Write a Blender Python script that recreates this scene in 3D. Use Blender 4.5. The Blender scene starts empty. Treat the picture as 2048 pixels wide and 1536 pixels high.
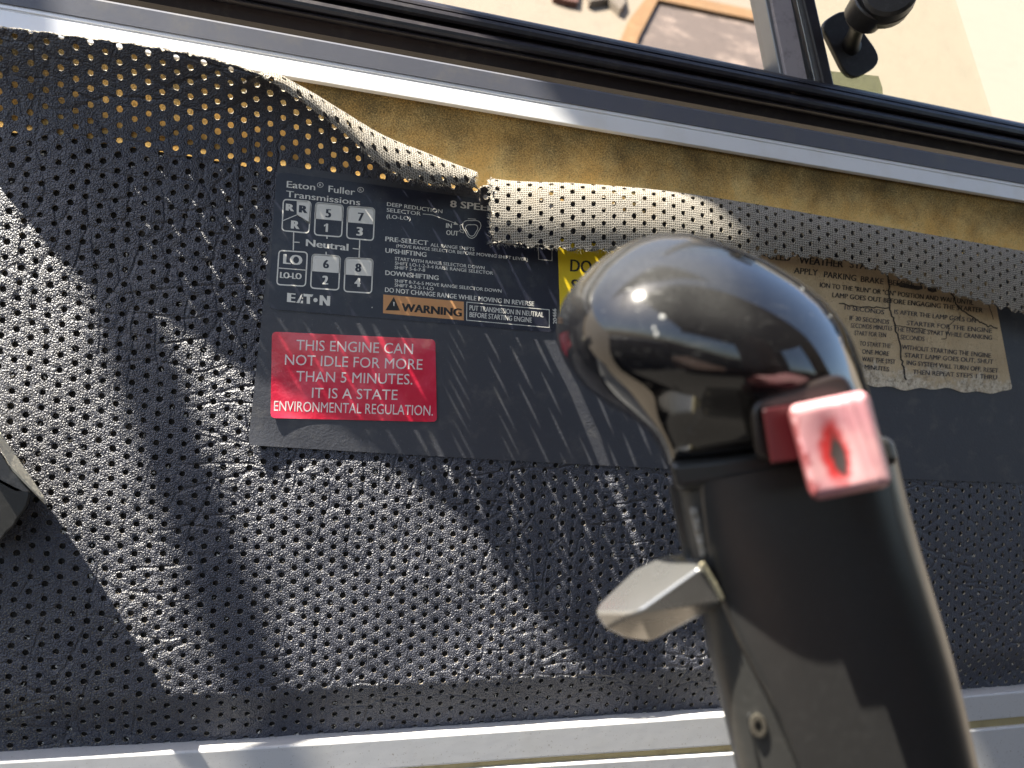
import bpy, bmesh, math, random
import numpy as np
from mathutils import Vector, Matrix

random.seed(7)
rng = np.random.default_rng(7)
sc = bpy.context.scene
COL = sc.collection

# ------------------------------------------------------------------ camera
# The door lies in the plane y = 0 (x to the right along it, z up, camera on the -y side).
F = 1419.0                      # focal length in pixels of a 2048 x 1536 picture
CX, CY = 1024.0, 768.0
DIST = 0.33                     # camera to door
vp = np.array([6300 - CX, 1120 - CY, F]); AX = vp / np.linalg.norm(vp)
dn = np.array([-AX[1] / AX[0], 1.0, 0.0]); dn /= np.linalg.norm(dn)
AZ = -dn
AY = np.cross(AZ, AX)
MW = np.stack([AX, AY, AZ], axis=1)      # world -> camera(x right, y down, z forward)
CAM = np.array([0.0, -DIST, 0.0])

cd = bpy.data.cameras.new('camera')
cam = bpy.data.objects.new('camera', cd); COL.objects.link(cam)
R = MW.T @ np.diag([1, -1, -1.0])
cam.matrix_world = Matrix([[*R[0], CAM[0]], [*R[1], CAM[1]], [*R[2], CAM[2]], [0, 0, 0, 1]])
cd.sensor_width = 36.0
cd.lens = 36.0 * F / 2048.0
cd.clip_start = 0.01; cd.clip_end = 200
sc.camera = cam

def ray(px, py):
    v = np.stack([(np.asarray(px, float) - CX) / F, (np.asarray(py, float) - CY) / F, np.ones_like(np.asarray(px, float))], -1)
    return v @ MW

def at(px, py, y=0.0):
    """point on the plane y = const that lies behind a picture point (2048 x 1536)"""
    d = ray(px, py)
    t = (np.asarray(y, float) + DIST) / d[..., 1]
    return CAM + d * t[..., None]

def deep(px, py, depth):
    d = ray(px, py)
    return CAM + d * np.asarray(depth, float)[..., None]

def proj(p):
    q = (np.asarray(p) - CAM) @ MW.T
    return np.stack([q[..., 0] / q[..., 2] * F + CX, q[..., 1] / q[..., 2] * F + CY], -1)

cd.dof.use_dof = True
_fp = at(700., 640.) - CAM
cd.dof.focus_distance = float(_fp @ MW.T[:, 2])
cd.dof.aperture_fstop = cd.lens / 2.3

# ------------------------------------------------------------------ sky, sun, exposure
TRAVEL = np.array([0.50, 0.104, -0.86]); TRAVEL /= np.linalg.norm(TRAVEL)
w = bpy.data.worlds.new('World'); sc.world = w; w.use_nodes = True
nt = w.node_tree
sky = nt.nodes.new('ShaderNodeTexSky'); sky.sky_type = 'NISHITA'; sky.sun_disc = False
sky.sun_elevation = math.asin(-TRAVEL[2])
sky.sun_rotation = math.atan2(-TRAVEL[0], -TRAVEL[1])
sky.dust_density = 2.0
bg = nt.nodes['Background']; bg.inputs['Strength'].default_value = 0.062
nt.links.new(sky.outputs[0], bg.inputs['Color'])
sd = bpy.data.lights.new('sun', 'SUN'); sd.energy = 5.0; sd.angle = math.radians(0.5); sd.color = (1.0, 0.93, 0.80)
sun = bpy.data.objects.new('sun', sd); COL.objects.link(sun)
sun.rotation_euler = Vector(TRAVEL).to_track_quat('-Z', 'Y').to_euler()
sun.location = (-1, -1, 3)
sc.view_settings.view_transform = 'Standard'
sc.view_settings.look = 'None'
sc.view_settings.exposure = 2.35
sc.view_settings.gamma = 1.0
sc.view_settings.use_curve_mapping = False
sc.cycles.max_bounces = 8
sc.cycles.use_denoising = True

# ------------------------------------------------------------------ helpers
def tag(o, label=None, cat=None, group=None, kind=None):
    if label: o['label'] = label
    if cat: o['category'] = cat
    if group: o['group'] = group
    if kind: o['kind'] = kind
    return o

def empty(name, loc, label, cat):
    o = bpy.data.objects.new(name, None); COL.objects.link(o)
    o.location = loc; o.empty_display_size = 0.02
    return tag(o, label, cat)

def mesh_obj(name, verts, faces, mat, parent=None, smooth=True, uv=None, mats=None, fmat=None):
    me = bpy.data.meshes.new(name)
    me.from_pydata([tuple(map(float, v)) for v in verts], [], faces)
    if uv is not None:
        lay = me.uv_layers.new(name='UVMap')
        vi = np.empty(len(me.loops), dtype=np.int32); me.loops.foreach_get('vertex_index', vi)
        lay.data.foreach_set('uv', np.ascontiguousarray(np.asarray(uv, dtype=np.float32)[vi]).ravel())
    for m in (mats or [mat]): me.materials.append(m)
    if fmat is not None: me.polygons.foreach_set('material_index', np.asarray(fmat, dtype=np.int32))
    me.polygons.foreach_set('use_smooth', np.full(len(me.polygons), bool(smooth)))
    me.update()
    o = bpy.data.objects.new(name, me); COL.objects.link(o)
    if parent is not None:
        o.parent = parent
        o.matrix_parent_inverse = Matrix.Translation(-Vector(parent.location))
    return o

def from_bm(name, bm, mat, parent=None, smooth=True):
    me = bpy.data.meshes.new(name); bm.normal_update(); bm.to_mesh(me); bm.free()
    me.materials.append(mat)
    me.polygons.foreach_set('use_smooth', np.full(len(me.polygons), bool(smooth)))
    o = bpy.data.objects.new(name, me); COL.objects.link(o)
    if parent is not None:
        o.parent = parent
        o.matrix_parent_inverse = Matrix.Translation(-Vector(parent.location))
    return o

def bevel(o, width, seg=2, angle=30):
    m = o.modifiers.new('bevel', 'BEVEL'); m.width = width; m.segments = seg
    m.harden_normals = True; m.limit_method = 'ANGLE'; m.angle_limit = math.radians(angle)
    return o

class N:
    """small node-graph helper"""
    def __init__(s, name):
        s.m = bpy.data.materials.new(name); s.m.use_nodes = True
        s.t = s.m.node_tree; s.b = s.t.nodes['Principled BSDF']; s.out = s.t.nodes['Material Output']
    def new(s, typ, **kw):
        n = s.t.nodes.new(typ)
        for k, v in kw.items():
            if k in n.inputs.keys() if False else False: pass
            setattr(n, k, v)
        return n
    def link(s, a, b): s.t.links.new(a, b)
    def val(s, n, sock, v):
        if hasattr(v, 'is_linked') or isinstance(v, bpy.types.NodeSocket): s.link(v, n.inputs[sock])
        else: n.inputs[sock].default_value = v
    def coords(s, kind='Object', scale=(1, 1, 1), rot=(0, 0, 0)):
        tc = s.new('ShaderNodeTexCoord'); mp = s.new('ShaderNodeMapping')
        mp.inputs['Scale'].default_value = scale; mp.inputs['Rotation'].default_value = rot
        s.link(tc.outputs[kind], mp.inputs['Vector']); return mp.outputs[0]
    def noise(s, vec, scale, detail=3, rough=0.55, dist=0.0):
        n = s.new('ShaderNodeTexNoise'); s.link(vec, n.inputs['Vector'])
        n.inputs['Scale'].default_value = scale; n.inputs['Detail'].default_value = detail
        n.inputs['Roughness'].default_value = rough; n.inputs['Distortion'].default_value = dist
        return n.outputs['Fac']
    def noisec(s, vec, scale, detail=2):
        n = s.new('ShaderNodeTexNoise'); s.link(vec, n.inputs['Vector'])
        n.inputs['Scale'].default_value = scale; n.inputs['Detail'].default_value = detail
        return n.outputs['Color']
    def voro(s, vec, scale, feature='F1', out='Distance', rand=1.0):
        n = s.new('ShaderNodeTexVoronoi', feature=feature); s.link(vec, n.inputs['Vector'])
        n.inputs['Scale'].default_value = scale; n.inputs['Randomness'].default_value = rand
        return n.outputs[out]
    def ramp(s, fac, a, b, ca=0.0, cb=1.0):
        n = s.new('ShaderNodeMapRange', clamp=True, interpolation_type='SMOOTHSTEP')
        s.link(fac, n.inputs['Value'])
        n.inputs['From Min'].default_value = a; n.inputs['From Max'].default_value = b
        n.inputs['To Min'].default_value = ca; n.inputs['To Max'].default_value = cb
        return n.outputs[0]
    def math(s, op, a, b=0.0, c=0.0):
        n = s.new('ShaderNodeMath', operation=op)
        for i, v in enumerate((a, b, c)):
            if isinstance(v, bpy.types.NodeSocket): s.link(v, n.inputs[i])
            else: n.inputs[i].default_value = v
        return n.outputs[0]
    def mix(s, fac, a, b, blend='MIX'):
        n = s.new('ShaderNodeMix', data_type='RGBA', blend_type=blend)
        for k, v in ((0, fac), (6, a), (7, b)):
            if isinstance(v, bpy.types.NodeSocket): s.link(v, n.inputs[k])
            else: n.inputs[k].default_value = (*v, 1) if isinstance(v, tuple) and len(v) == 3 else v
        return n.outputs[2]
    def warp(s, vec, scale, amt):
        c = s.noisec(vec, scale)
        a = s.new('ShaderNodeVectorMath', operation='SUBTRACT'); s.link(c, a.inputs[0]); a.inputs[1].default_value = (.5, .5, .5)
        b = s.new('ShaderNodeVectorMath', operation='SCALE'); s.link(a.outputs[0], b.inputs[0]); b.inputs['Scale'].default_value = amt
        d = s.new('ShaderNodeVectorMath', operation='ADD'); s.link(vec, d.inputs[0]); s.link(b.outputs[0], d.inputs[1])
        return d.outputs[0]
    def bump(s, h, strength, dist, normal=None):
        n = s.new('ShaderNodeBump'); s.link(h, n.inputs['Height'])
        n.inputs['Strength'].default_value = strength; n.inputs['Distance'].default_value = dist
        if normal is not None: s.link(normal, n.inputs['Normal'])
        return n.outputs[0]
    def set(s, **kw):
        names = dict(color='Base Color', rough='Roughness', metal='Metallic', normal='Normal', spec='Specular IOR Level',
                     coat='Coat Weight', coat_rough='Coat Roughness', trans='Transmission Weight', ior='IOR', alpha='Alpha',
                     sheen='Sheen Weight', sheen_rough='Sheen Roughness', sss='Subsurface Weight', aniso='Anisotropic')
        for k, v in kw.items():
            i = s.b.inputs[names[k]]
            if isinstance(v, bpy.types.NodeSocket): s.link(v, i)
            elif isinstance(v, tuple) and len(v) == 3 and k == 'color': i.default_value = (*v, 1)
            else: i.default_value = v
        return s.m

# ------------------------------------------------------------------ materials
def vinyl_material():
    n = N('black_vinyl')
    uv = n.coords('UV')                    # uv in metres
    wv = n.warp(uv, 90, 0.004)
    grain = n.voro(n.warp(uv, 700, 0.0004), 1450, 'F1')
    fine = n.noise(uv, 2600, 2)
    st = n.new('ShaderNodeMapping'); st.inputs['Scale'].default_value = (1.0, 0.42, 1); st.inputs['Rotation'].default_value = (0, 0, -0.25)
    n.link(wv, st.inputs['Vector'])
    crease = n.voro(st.outputs[0], 95, 'DISTANCE_TO_EDGE')
    cm = n.ramp(crease, 0.0, 0.085, 0.0, 1.0)
    st2 = n.new('ShaderNodeMapping'); st2.inputs['Scale'].default_value = (0.40, 1.0, 1); st2.inputs['Rotation'].default_value = (0, 0, 0.2)
    n.link(wv, st2.inputs['Vector'])
    crease2 = n.ramp(n.voro(st2.outputs[0], 85, 'DISTANCE_TO_EDGE'), 0.0, 0.085)
    where = n.ramp(n.noise(uv, 14, 2), 0.36, 0.58)
    where2 = n.ramp(n.noise(n.warp(uv, 9, 0.3), 12, 2), 0.42, 0.60)
    h = n.math('MULTIPLY', grain, 0.62)
    h = n.math('ADD', h, n.math('MULTIPLY', fine, 0.26))
    h = n.math('ADD', h, n.math('MULTIPLY', n.math('MULTIPLY', cm, where), 0.72))
    h = n.math('ADD', h, n.math('MULTIPLY', n.math('MULTIPLY', crease2, where2), 0.72))
    h = n.math('ADD', h, n.math('MULTIPLY', n.noise(uv, 240, 2), 0.30))
    nor = n.bump(h, 1.0, 0.00092)
    # dust settled low and in patches; left side also paled to strengthen the sunlight
    sep = n.new('ShaderNodeSeparateXYZ'); n.link(uv, sep.inputs[0])
    low = n.ramp(sep.outputs['Y'], -0.135, -0.075, 1.0, 0.0)
    left = n.ramp(sep.outputs['X'], -0.14, 0.0, 1.0, 0.0)
    dm = n.math('MULTIPLY', n.ramp(n.noise(uv, 60, 4, 0.7), 0.36, 0.62), n.math('MULTIPLY', low, left))
    speck = n.math('MULTIPLY', n.ramp(n.noise(uv, 1400, 3, 0.7), 0.50, 0.68), n.math('MULTIPLY_ADD', dm, 0.85, n.math('MULTIPLY_ADD', left, 0.16, 0.08)))
    patch = n.math('MULTIPLY', n.ramp(n.noise(uv, 34, 3, 0.6), 0.62, 0.78), n.ramp(n.noise(uv, 2200, 2), 0.5, 0.62))
    dust = n.math('MAXIMUM', speck, n.math('MULTIPLY', patch, 0.35))
    col = n.mix(dust, (0.036, 0.040, 0.060), (0.30, 0.26, 0.155))
    rough = n.math('MULTIPLY_ADD', dust, 0.4, 0.43)
    return n.set(color=col, rough=rough, normal=nor, spec=0.7)

def fabric_material():
    n = N('knit_backing')
    uv = n.coords('UV')
    k = n.voro(n.warp(uv, 300, 0.0004), 900, 'DISTANCE_TO_EDGE', rand=0.35)
    k2 = n.ramp(k, 0.02, 0.22)
    st = n.new('ShaderNodeMapping'); st.inputs['Scale'].default_value = (2200, 500, 1); n.link(uv, st.inputs['Vector'])
    th = n.noise(st.outputs[0], 1.0, 2)
    h = n.math('ADD', n.math('MULTIPLY', k2, -0.7), n.math('MULTIPLY', th, 0.5))
    col = n.mix(k2, (0.50, 0.465, 0.405), (0.13, 0.118, 0.10))
    col = n.mix(n.ramp(n.noise(uv, 60, 3), 0.5, 0.8, 0, 0.4), col, (0.33, 0.27, 0.19))
    return n.set(color=col, rough=0.95, normal=n.bump(h, 0.9, 0.0005), spec=0.1)

def wall_material():
    n = N('hole_wall')
    o = n.coords('Object')
    col = n.mix(n.ramp(n.noise(o, 900, 3), 0.4, 0.6), (0.05, 0.045, 0.042), (0.42, 0.37, 0.29))
    return n.set(color=col, rough=0.95, spec=0.1)

def foam_material():
    n = N('ochre_foam')
    o = n.coords('Object')
    f = n.noise(n.warp(o, 40, 0.01), 55, 6, 0.7)
    g = n.noise(o, 1300, 3, 0.8)
    sep = n.new('ShaderNodeSeparateXYZ'); n.link(n.coords('Object'), sep.inputs[0])
    col = n.mix(n.ramp(f, 0.35, 0.7), (0.72, 0.44, 0.14), (0.78, 0.56, 0.23))
    big = n.noise(n.warp(o, 20, 0.02), 26, 5, 0.65)
    up = n.ramp(sep.outputs['Z'], 0.076, 0.130, -0.26, 0.20)
    grime = n.ramp(n.math('ADD', n.math('MULTIPLY_ADD', g, 0.75, -0.38), n.math('ADD', n.math('MULTIPLY_ADD', big, 0.60, 0.20), up)), 0.36, 0.80)
    col = n.mix(n.math('MULTIPLY', grime, 0.90), col, (0.05, 0.045, 0.028))
    fleck = n.ramp(n.noise(o, 420, 4, 0.75), 0.60, 0.72)
    col = n.mix(n.math('MULTIPLY', fleck, 0.55), col, (0.05, 0.045, 0.03))
    h = n.math('ADD', g, n.math('MULTIPLY', f, 2.0))
    return n.set(color=col, rough=0.95, normal=n.bump(h, 0.6, 0.0006), spec=0.1)

def simple(name, color, rough, metal=0.0, bump=None, spot=None, **kw):
    n = N(name)
    o = n.coords('Object')
    c = color
    if spot:
        sc_, amt, col2 = spot
        c = n.mix(n.math('MULTIPLY', n.ramp(n.noise(o, sc_, 5, 0.7), 0.48, 0.72), amt), color, col2)
    r = n.math('MULTIPLY_ADD', n.noise(o, 60, 4), 0.14, rough - 0.07)
    d = dict(color=c, rough=r, metal=metal, **kw)
    if bump:
        d['normal'] = n.bump(n.noise(o, bump[0], 3), bump[1], bump[2])
    return n.set(**d)

VINYL = vinyl_material(); FABRIC = fabric_material(); HOLE = wall_material(); FOAM = foam_material()
def trim_material():
    n = N('white_enamel_trim')
    o = n.coords('Object')
    sp = n.ramp(n.noise(o, 700, 3, 0.8), 0.62, 0.70)
    big = n.ramp(n.noise(o, 40, 4), 0.45, 0.75, 0, 0.22)
    col = n.mix(big, (0.54, 0.54, 0.54), (0.44, 0.42, 0.37))
    col = n.mix(n.math('MULTIPLY', sp, 0.8), col, (0.20, 0.16, 0.11))
    return n.set(color=col, rough=n.math('MULTIPLY_ADD', n.noise(o, 90, 3), 0.2, 0.28), normal=n.bump(n.noise(o, 160, 2), 0.12, 0.0005), coat=0.2)
TRIM = trim_material()
def alu_material():
    n = N('brushed_aluminium')
    st = n.coords('Object', scale=(6, 900, 900))
    o = n.coords('Object')
    br = n.noise(st, 1.0, 3)
    col = n.mix(n.ramp(n.noise(o, 45, 4), 0.45, 0.75, 0, 0.3), (0.80, 0.81, 0.83), (0.62, 0.59, 0.52))
    return n.set(color=col, rough=n.math('MULTIPLY_ADD', br, 0.16, 0.30), metal=0.18, normal=n.bump(br, 0.12, 0.0003))
ALU = alu_material()
GREY = simple('grey_paint', (0.10, 0.105, 0.13), 0.42, bump=(500, 0.08, 0.0004), spot=(50, 0.25, (0.2, 0.18, 0.14)))
RUBBER = simple('black_rubber', (0.016, 0.014, 0.018), 0.38, bump=(900, 0.12, 0.0004), spot=(130, 0.10, (0.22, 0.2, 0.17)))
TAN = simple('tan_sealant', (0.42, 0.34, 0.17), 0.7, bump=(400, 0.4, 0.0006), spot=(80, 0.5, (0.22, 0.16, 0.07)))

# ------------------------------------------------------------------ large structure: the door
door = empty('truck_door', (0, 0, -0.14), 'old truck door with perforated black vinyl peeling off ochre foam under the window', 'door')

# perforated sheet: lattice measured around (1190, 985)
p0 = at(1191.5, 983.5); p1 = at(1191.5 + 0.6, 983.5 + 25.2)
S = float(abs(p1[2] - p0[2])) * 1.0                 # spacing down a column
W = S * 0.866                                       # spacing between columns
U0, V0 = float(p0[0]), float(p0[2])

def rib(base, pts):
    """list of (px, py, gap in metres) from the lift line to the free edge -> 3D control points"""
    a = np.array([base + (0.0,)] + pts, float)
    return at(a[:, 0], a[:, 1], -a[:, 2])

def open_rib(x, by, ey, g):
    pts = []
    for f, k in ((.17, .03), (.34, .13), (.52, .31), (.70, .55), (.86, .79), (1, 1)):
        pts.append((x, by + (ey - by) * f, g * k))
    return rib((x, by), pts)

def fold_rib(x, by, cy, g, tx, ty, tg):
    pts = [(x, by + (cy - by) * .40, g * .12), (x, by + (cy - by) * .82, g * .50), (x, cy, g * .86)]
    pts += [(x + (tx - x) * .30, cy + (ty - cy) * .12, g + (tg - g) * .55),
            (x + (tx - x) * .6, cy + (ty - cy) * .55, tg), (tx, ty, tg * 0.97)]
    return rib((x, by), pts)

mm = 0.001
left_ribs = [open_rib(-220, 215, 14, 10 * mm), open_rib(-80, 232, 40, 12 * mm), open_rib(150, 258, 74, 16 * mm), open_rib(300, 280, 94, 19 * mm),
             open_rib(450, 305, 126, 22 * mm),
             fold_rib(530, 322, 150, 22 * mm, 534, 156, 25 * mm),
             fold_rib(600, 343, 178, 22 * mm, 614, 208, 28 * mm),
             fold_rib(680, 357, 225, 22 * mm, 692, 268, 29 * mm),
             fold_rib(760, 371, 272, 22 * mm, 772, 338, 30 * mm),
             fold_rib(850, 384, 309, 21 * mm, 858, 366, 29 * mm),
             fold_rib(940, 396, 343, 19 * mm, 946, 372, 25 * mm),
             fold_rib(1030, 408, 368, 17 * mm, 1032, 388, 22 * mm)]
right_ribs = [fold_rib(930, 425, 352, 15 * mm, 930, 484, 23 * mm),
              fold_rib(1000, 432, 363, 15 * mm, 1000, 488, 23 * mm),
              fold_rib(1150, 445, 370, 15 * mm, 1150, 499, 23 * mm),
              fold_rib(1330, 462, 385, 15 * mm, 1330, 504, 22 * mm),
              fold_rib(1500, 482, 410, 15 * mm, 1500, 512, 21 * mm),
              fold_rib(1700, 512, 445, 15 * mm, 1700, 524, 20 * mm),
              fold_rib(1800, 530, 462, 15 * mm, 1800, 556, 20 * mm),
              fold_rib(1950, 555, 488, 15 * mm, 1950, 600, 20 * mm),
              fold_rib(2150, 590, 524, 15 * mm, 2150, 655, 20 * mm),
              fold_rib(2350, 625, 560, 15 * mm, 2350, 700, 20 * mm)]

def catmull(P, n):
    """P (K, 3) -> n samples through the points"""
    K = len(P)
    t = np.linspace(0, K - 1, n); i = np.clip(t.astype(int), 0, K - 2); f = (t - i)[:, None]
    Q = np.vstack([2 * P[0] - P[1], P, 2 * P[-1] - P[-2]])
    a, b, c, d = Q[i], Q[i + 1], Q[i + 2], Q[i + 3]
    return 0.5 * (2 * b + (c - a) * f + (2 * a - 5 * b + 4 * c - d) * f**2 + (3 * b - a - 3 * c + d) * f**3)

class Flap:
    NT = 90; DT = 0.001
    def __init__(s, ribs, x0, x1):
        X = np.array([r[0, 0] for r in ribs]); P = np.stack(ribs)         # (R, K, 3)
        s.xs = np.linspace(x0, x1, 400)
        # smooth interpolation over X of every control point
        K = P.shape[1]; Q = np.empty((len(s.xs), K, 3))
        idx = np.clip(np.searchsorted(X, s.xs) - 1, 0, len(X) - 2)
        f = np.clip((s.xs - X[idx]) / (X[idx + 1] - X[idx]), -0.5, 1.5)[:, None, None]
        slope = np.gradient(P, X, axis=0)
        h = (X[idx + 1] - X[idx])[:, None, None]
        Q = ((2 * f**3 - 3 * f**2 + 1) * P[idx] + (f**3 - 2 * f**2 + f) * h * slope[idx]
             + (-2 * f**3 + 3 * f**2) * P[idx + 1] + (f**3 - f**2) * h * slope[idx + 1])
        s.tab = np.empty((len(s.xs), s.NT, 3)); s.L = np.empty(len(s.xs)); s.z0 = Q[:, 0, 2].copy()
        ts = np.arange(s.NT) * s.DT
        for k in range(len(s.xs)):
            C = catmull(Q[k], 160)
            C[:, 0] += s.xs[k] - C[0, 0]
            al = np.concatenate([[0], np.cumsum(np.linalg.norm(np.diff(C, axis=0), axis=1))])
            s.L[k] = al[-1]
            for c in range(3):
                s.tab[k, :, c] = np.interp(ts, al, C[:, c])
            over = ts > al[-1]
            if over.any():
                dirv = (C[-1] - C[-6]) / (al[-1] - al[-6])
                s.tab[k, over] = C[-1] + dirv * (ts[over] - al[-1])[:, None]
    def lift(s, u): return np.interp(u, s.xs, s.z0)
    def length(s, u): return np.interp(u, s.xs, s.L)
    def pos(s, u, t):
        a = np.clip((u - s.xs[0]) / (s.xs[1] - s.xs[0]), 0, len(s.xs) - 1.001); i = a.astype(int); f = (a - i)[:, None]
        b = np.clip(t / s.DT, 0, s.NT - 1.001); j = b.astype(int); g = (b - j)[:, None]
        T = s.tab
        return (T[i, j] * (1 - f) * (1 - g) + T[i + 1, j] * f * (1 - g) + T[i, j + 1] * (1 - f) * g + T[i + 1, j + 1] * f * g)

XL, XR = float(at(-170., 800.)[0]), float(at(2250., 800.)[0])
FL = Flap(left_ribs, XL - 0.02, float(at(1040., 400.)[0]))
FR = Flap(right_ribs, float(at(925., 400.)[0]), XR + 0.03)
X_TEAR = float(at(964., 390.)[0])
X_CUT_L, X_CUT_R = float(at(947., 380.)[0]), float(at(985., 380.)[0])

def zrow(px, py, y=0.0): return float(at(float(px), float(py), y)[2])
BOT = lambda u: np.interp(u, *zip(*sorted([(float(at(x, y, -0.0016)[0]), float(at(x, y, -0.0016)[2])) for x, y in
            ((-200., 1534.), (0., 1523.), (512., 1495.), (1024., 1460.), (1459., 1430.), (1931., 1393.), (2200., 1368.))])))

def undulate(u, v):
    """gentle waves of the loose vinyl (away from the labels)"""
    p = proj(np.stack([u, np.zeros_like(u), v], -1))
    m = np.clip((500 - p[:, 0]) / 120, 0, 1)
    m = np.maximum(m, np.clip((p[:, 1] - 960) / 90, 0, 1))
    m = np.clip(m, 0, 1); m = m * m * (3 - 2 * m)
    a = (np.sin(u * 130 + v * 55 + 1.3 * np.sin(v * 60)) * 0.5 + np.sin(u * 71 - v * 90 + 2) * 0.5
         + 0.35 * np.sin(u * 260 + v * 40 + 2 * np.sin(u * 90)))
    return -0.00034 * m * (a + 0.6)

def surf(u, v, right):
    F_ = FR if right else FL
    z0 = F_.lift(u); t = v - z0
    flat = np.stack([u, undulate(u, v), v], -1)
    zb = BOT(u) + 0.0245
    roll = np.clip(zb - v, 0, None)
    flat[:, 1] += 0.0085 * (1 - np.exp(-(roll / 0.0170)**1.5))
    up = F_.pos(u, np.clip(t, 0, None))
    up[:, 1] += undulate(u, z0) * np.clip(1 - t / 0.01, 0, 1)
    return np.where((t > 0)[:, None], up, flat)

def build_vinyl():
    ncol = int((XR - XL) / W) + 2
    verts = []; faces = []; fm = []; uvs = []
    base = 0
    th = 0.0009
    for right in (False, True):
        cells = []
        c0 = int(math.floor((XL - U0) / W)); c1 = int(math.ceil((XR - U0) / W))
        for c in range(c0, c1 + 1):
            u = U0 + c * W
            if right != (u > X_TEAR): continue
            F_ = FR if right else FL
            top = float(F_.lift(np.array([u]))[0] + F_.length(np.array([u]))[0])
            bot = float(BOT(np.array([u]))[0]) - 0.012
            tear = zrow(964, 404) + 0.0065
            off = 0.5 * S * (c % 2)
            r0 = int(math.floor((bot - V0 - off) / S)); r1 = int(math.ceil((top - V0 - off) / S))
            for r in range(r0, r1 + 1):
                v = V0 + off + r * S
                if v > top + 0.5 * S: continue
                if right and v > tear + 0.002 and u < X_CUT_R - 0.5 * W: continue
                if not right and v > tear and u > X_CUT_L + 0.5 * W: continue
                cells.append((c, r, u, v))
        cells = np.array(cells)
        n = len(cells)
        # outline of the cell: 16 points starting at the middle of the right edge
        q = 0.25
        ol = [(.5, 0), (.5, q), (.5, .5), (.25, .5), (0, .5), (-.25, .5), (-.5, .5), (-.5, q), (-.5, 0), (-.5, -q), (-.5, -.5), (-.25, -.5), (0, -.5), (.25, -.5), (.5, -.5), (.5, -q)]
        ol = np.array(ol)
        ang = np.arctan2(ol[:, 1] * S, ol[:, 0] * W)
        rad = S * 0.198 * (1 + rng.normal(0, 0.05, n))
        jit = rng.normal(0, S * 0.018, (n, 2))
        ring = np.stack([np.cos(ang), np.sin(ang)], -1)[None] * rad[:, None, None] * (1 + rng.normal(0, 0.035, (n, 16, 1)))
        ring = ring + jit[:, None, :] + cells[:, None, 2:4]
        outl = ol[None] * np.array([W, S]) + cells[:, None, 2:4]
        key = np.round((outl - np.array([U0, V0])) / np.array([W / 4, S / 4])).astype(int)
        flatk = key.reshape(-1, 2)
        uq, inv = np.unique(flatk, axis=0, return_inverse=True); inv = np.asarray(inv).reshape(n, 16)
        O = uq * np.array([W / 4, S / 4]) + np.array([U0, V0])
        Rg = ring.reshape(-1, 2)
        ctr = cells[:, None, 2:4] + jit[:, None, :]
        Ro = ((ring - ctr) * 1.28 + ctr).reshape(-1, 2)
        allp = np.vstack([O, Rg, Ro])
        F_ = FR if right else FL
        def ragged(x): return 0.0003 * np.sin(x * 2100) + 0.00025 * np.sin(x * 4700 + 1) + 0.0005 * np.sin(x * 610 + 2)
        # wider folds have scalloped, torn edges
        fold = np.clip((allp[:, 0] - float(at(600., 300.)[0])) / 0.04, 0.25, 1) if not right else np.ones(len(allp))
        topv = F_.lift(allp[:, 0]) + F_.length(allp[:, 0]) + ragged(allp[:, 0]) * fold * 1.6
        tear_v = zrow(964, 404) + 0.0065
        allp[:, 1] = np.minimum(allp[:, 1], topv)
        hi = allp[:, 1] > tear_v + (0.002 if right else 0.0)
        if right: allp[:, 0] = np.where(hi, np.maximum(allp[:, 0], X_CUT_R + ragged(allp[:, 1] + .3) * 1.5), allp[:, 0])
        else: allp[:, 0] = np.where(hi, np.minimum(allp[:, 0], X_CUT_L + ragged(allp[:, 1] + .7) * 1.5), allp[:, 0])
        Pt = surf(allp[:, 0], allp[:, 1], right)
        e = 0.0006
        Du = surf(allp[:, 0] + e, allp[:, 1], right) - surf(allp[:, 0] - e, allp[:, 1], right)
        Dv = surf(allp[:, 0], allp[:, 1] + e, right) - surf(allp[:, 0], allp[:, 1] - e, right)
        Nn = np.cross(Du, Dv); Nn /= np.linalg.norm(Nn, axis=1)[:, None] + 1e-12      # points to -y (front)
        nO = len(O); nR = len(Rg)
        front = Pt.copy(); back = Pt - Nn * th
        front[nO:nO + nR] -= Nn[nO:nO + nR] * 0.00009
        V = np.vstack([front, back, front[nO:nO + nR], back[nO:nO + nR]])
        UV = np.vstack([allp, allp, allp[nO:nO + nR], allp[nO:nO + nR]])
        b0 = base; b1 = base + nO + 2 * nR; b2 = b1 + nO + 2 * nR; b3 = b2 + nR
        k = np.arange(16); k1 = (k + 1) % 16
        idx = np.arange(n)[:, None] * 16
        ro = nO + idx + k; ro1 = nO + idx + k1
        oo = inv[:, k]; oo1 = inv[:, k1]
        f1 = np.concatenate([np.stack([oo, oo1, ro1 + nR, ro + nR], -1).reshape(-1, 4), np.stack([ro + nR, ro1 + nR, ro1, ro], -1).reshape(-1, 4)]) + b0
        # back side only where the sheet hangs free
        F_ = FR if right else FL
        free = (cells[:, 3] > F_.lift(cells[:, 2]) - 0.03)
        f2 = np.stack([ro, ro1, oo1, oo], -1)[free].reshape(-1, 4) + b1
        wf = np.stack([idx + k, idx + k1], -1)
        f3 = np.stack([wf[..., 0] + b2, wf[..., 1] + b2, wf[..., 1] + b3, wf[..., 0] + b3], -1).reshape(-1, 4)
        # torn rim: close the outline edges that only one cell uses
        ed = np.stack([oo, oo1], -1).reshape(-1, 2); so = np.sort(ed, axis=1)
        _, first, cnt = np.unique(so, axis=0, return_index=True, return_counts=True)
        be = ed[first[cnt == 1]]
        be = be[allp[be[:, 0], 1] > F_.lift(allp[be[:, 0], 0]) - 0.0005]
        f4 = np.stack([be[:, 1] + b0, be[:, 0] + b0, be[:, 0] + b1, be[:, 1] + b1], -1)
        faces += f1.tolist() + f2.tolist() + f3.tolist() + f4.tolist()
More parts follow.
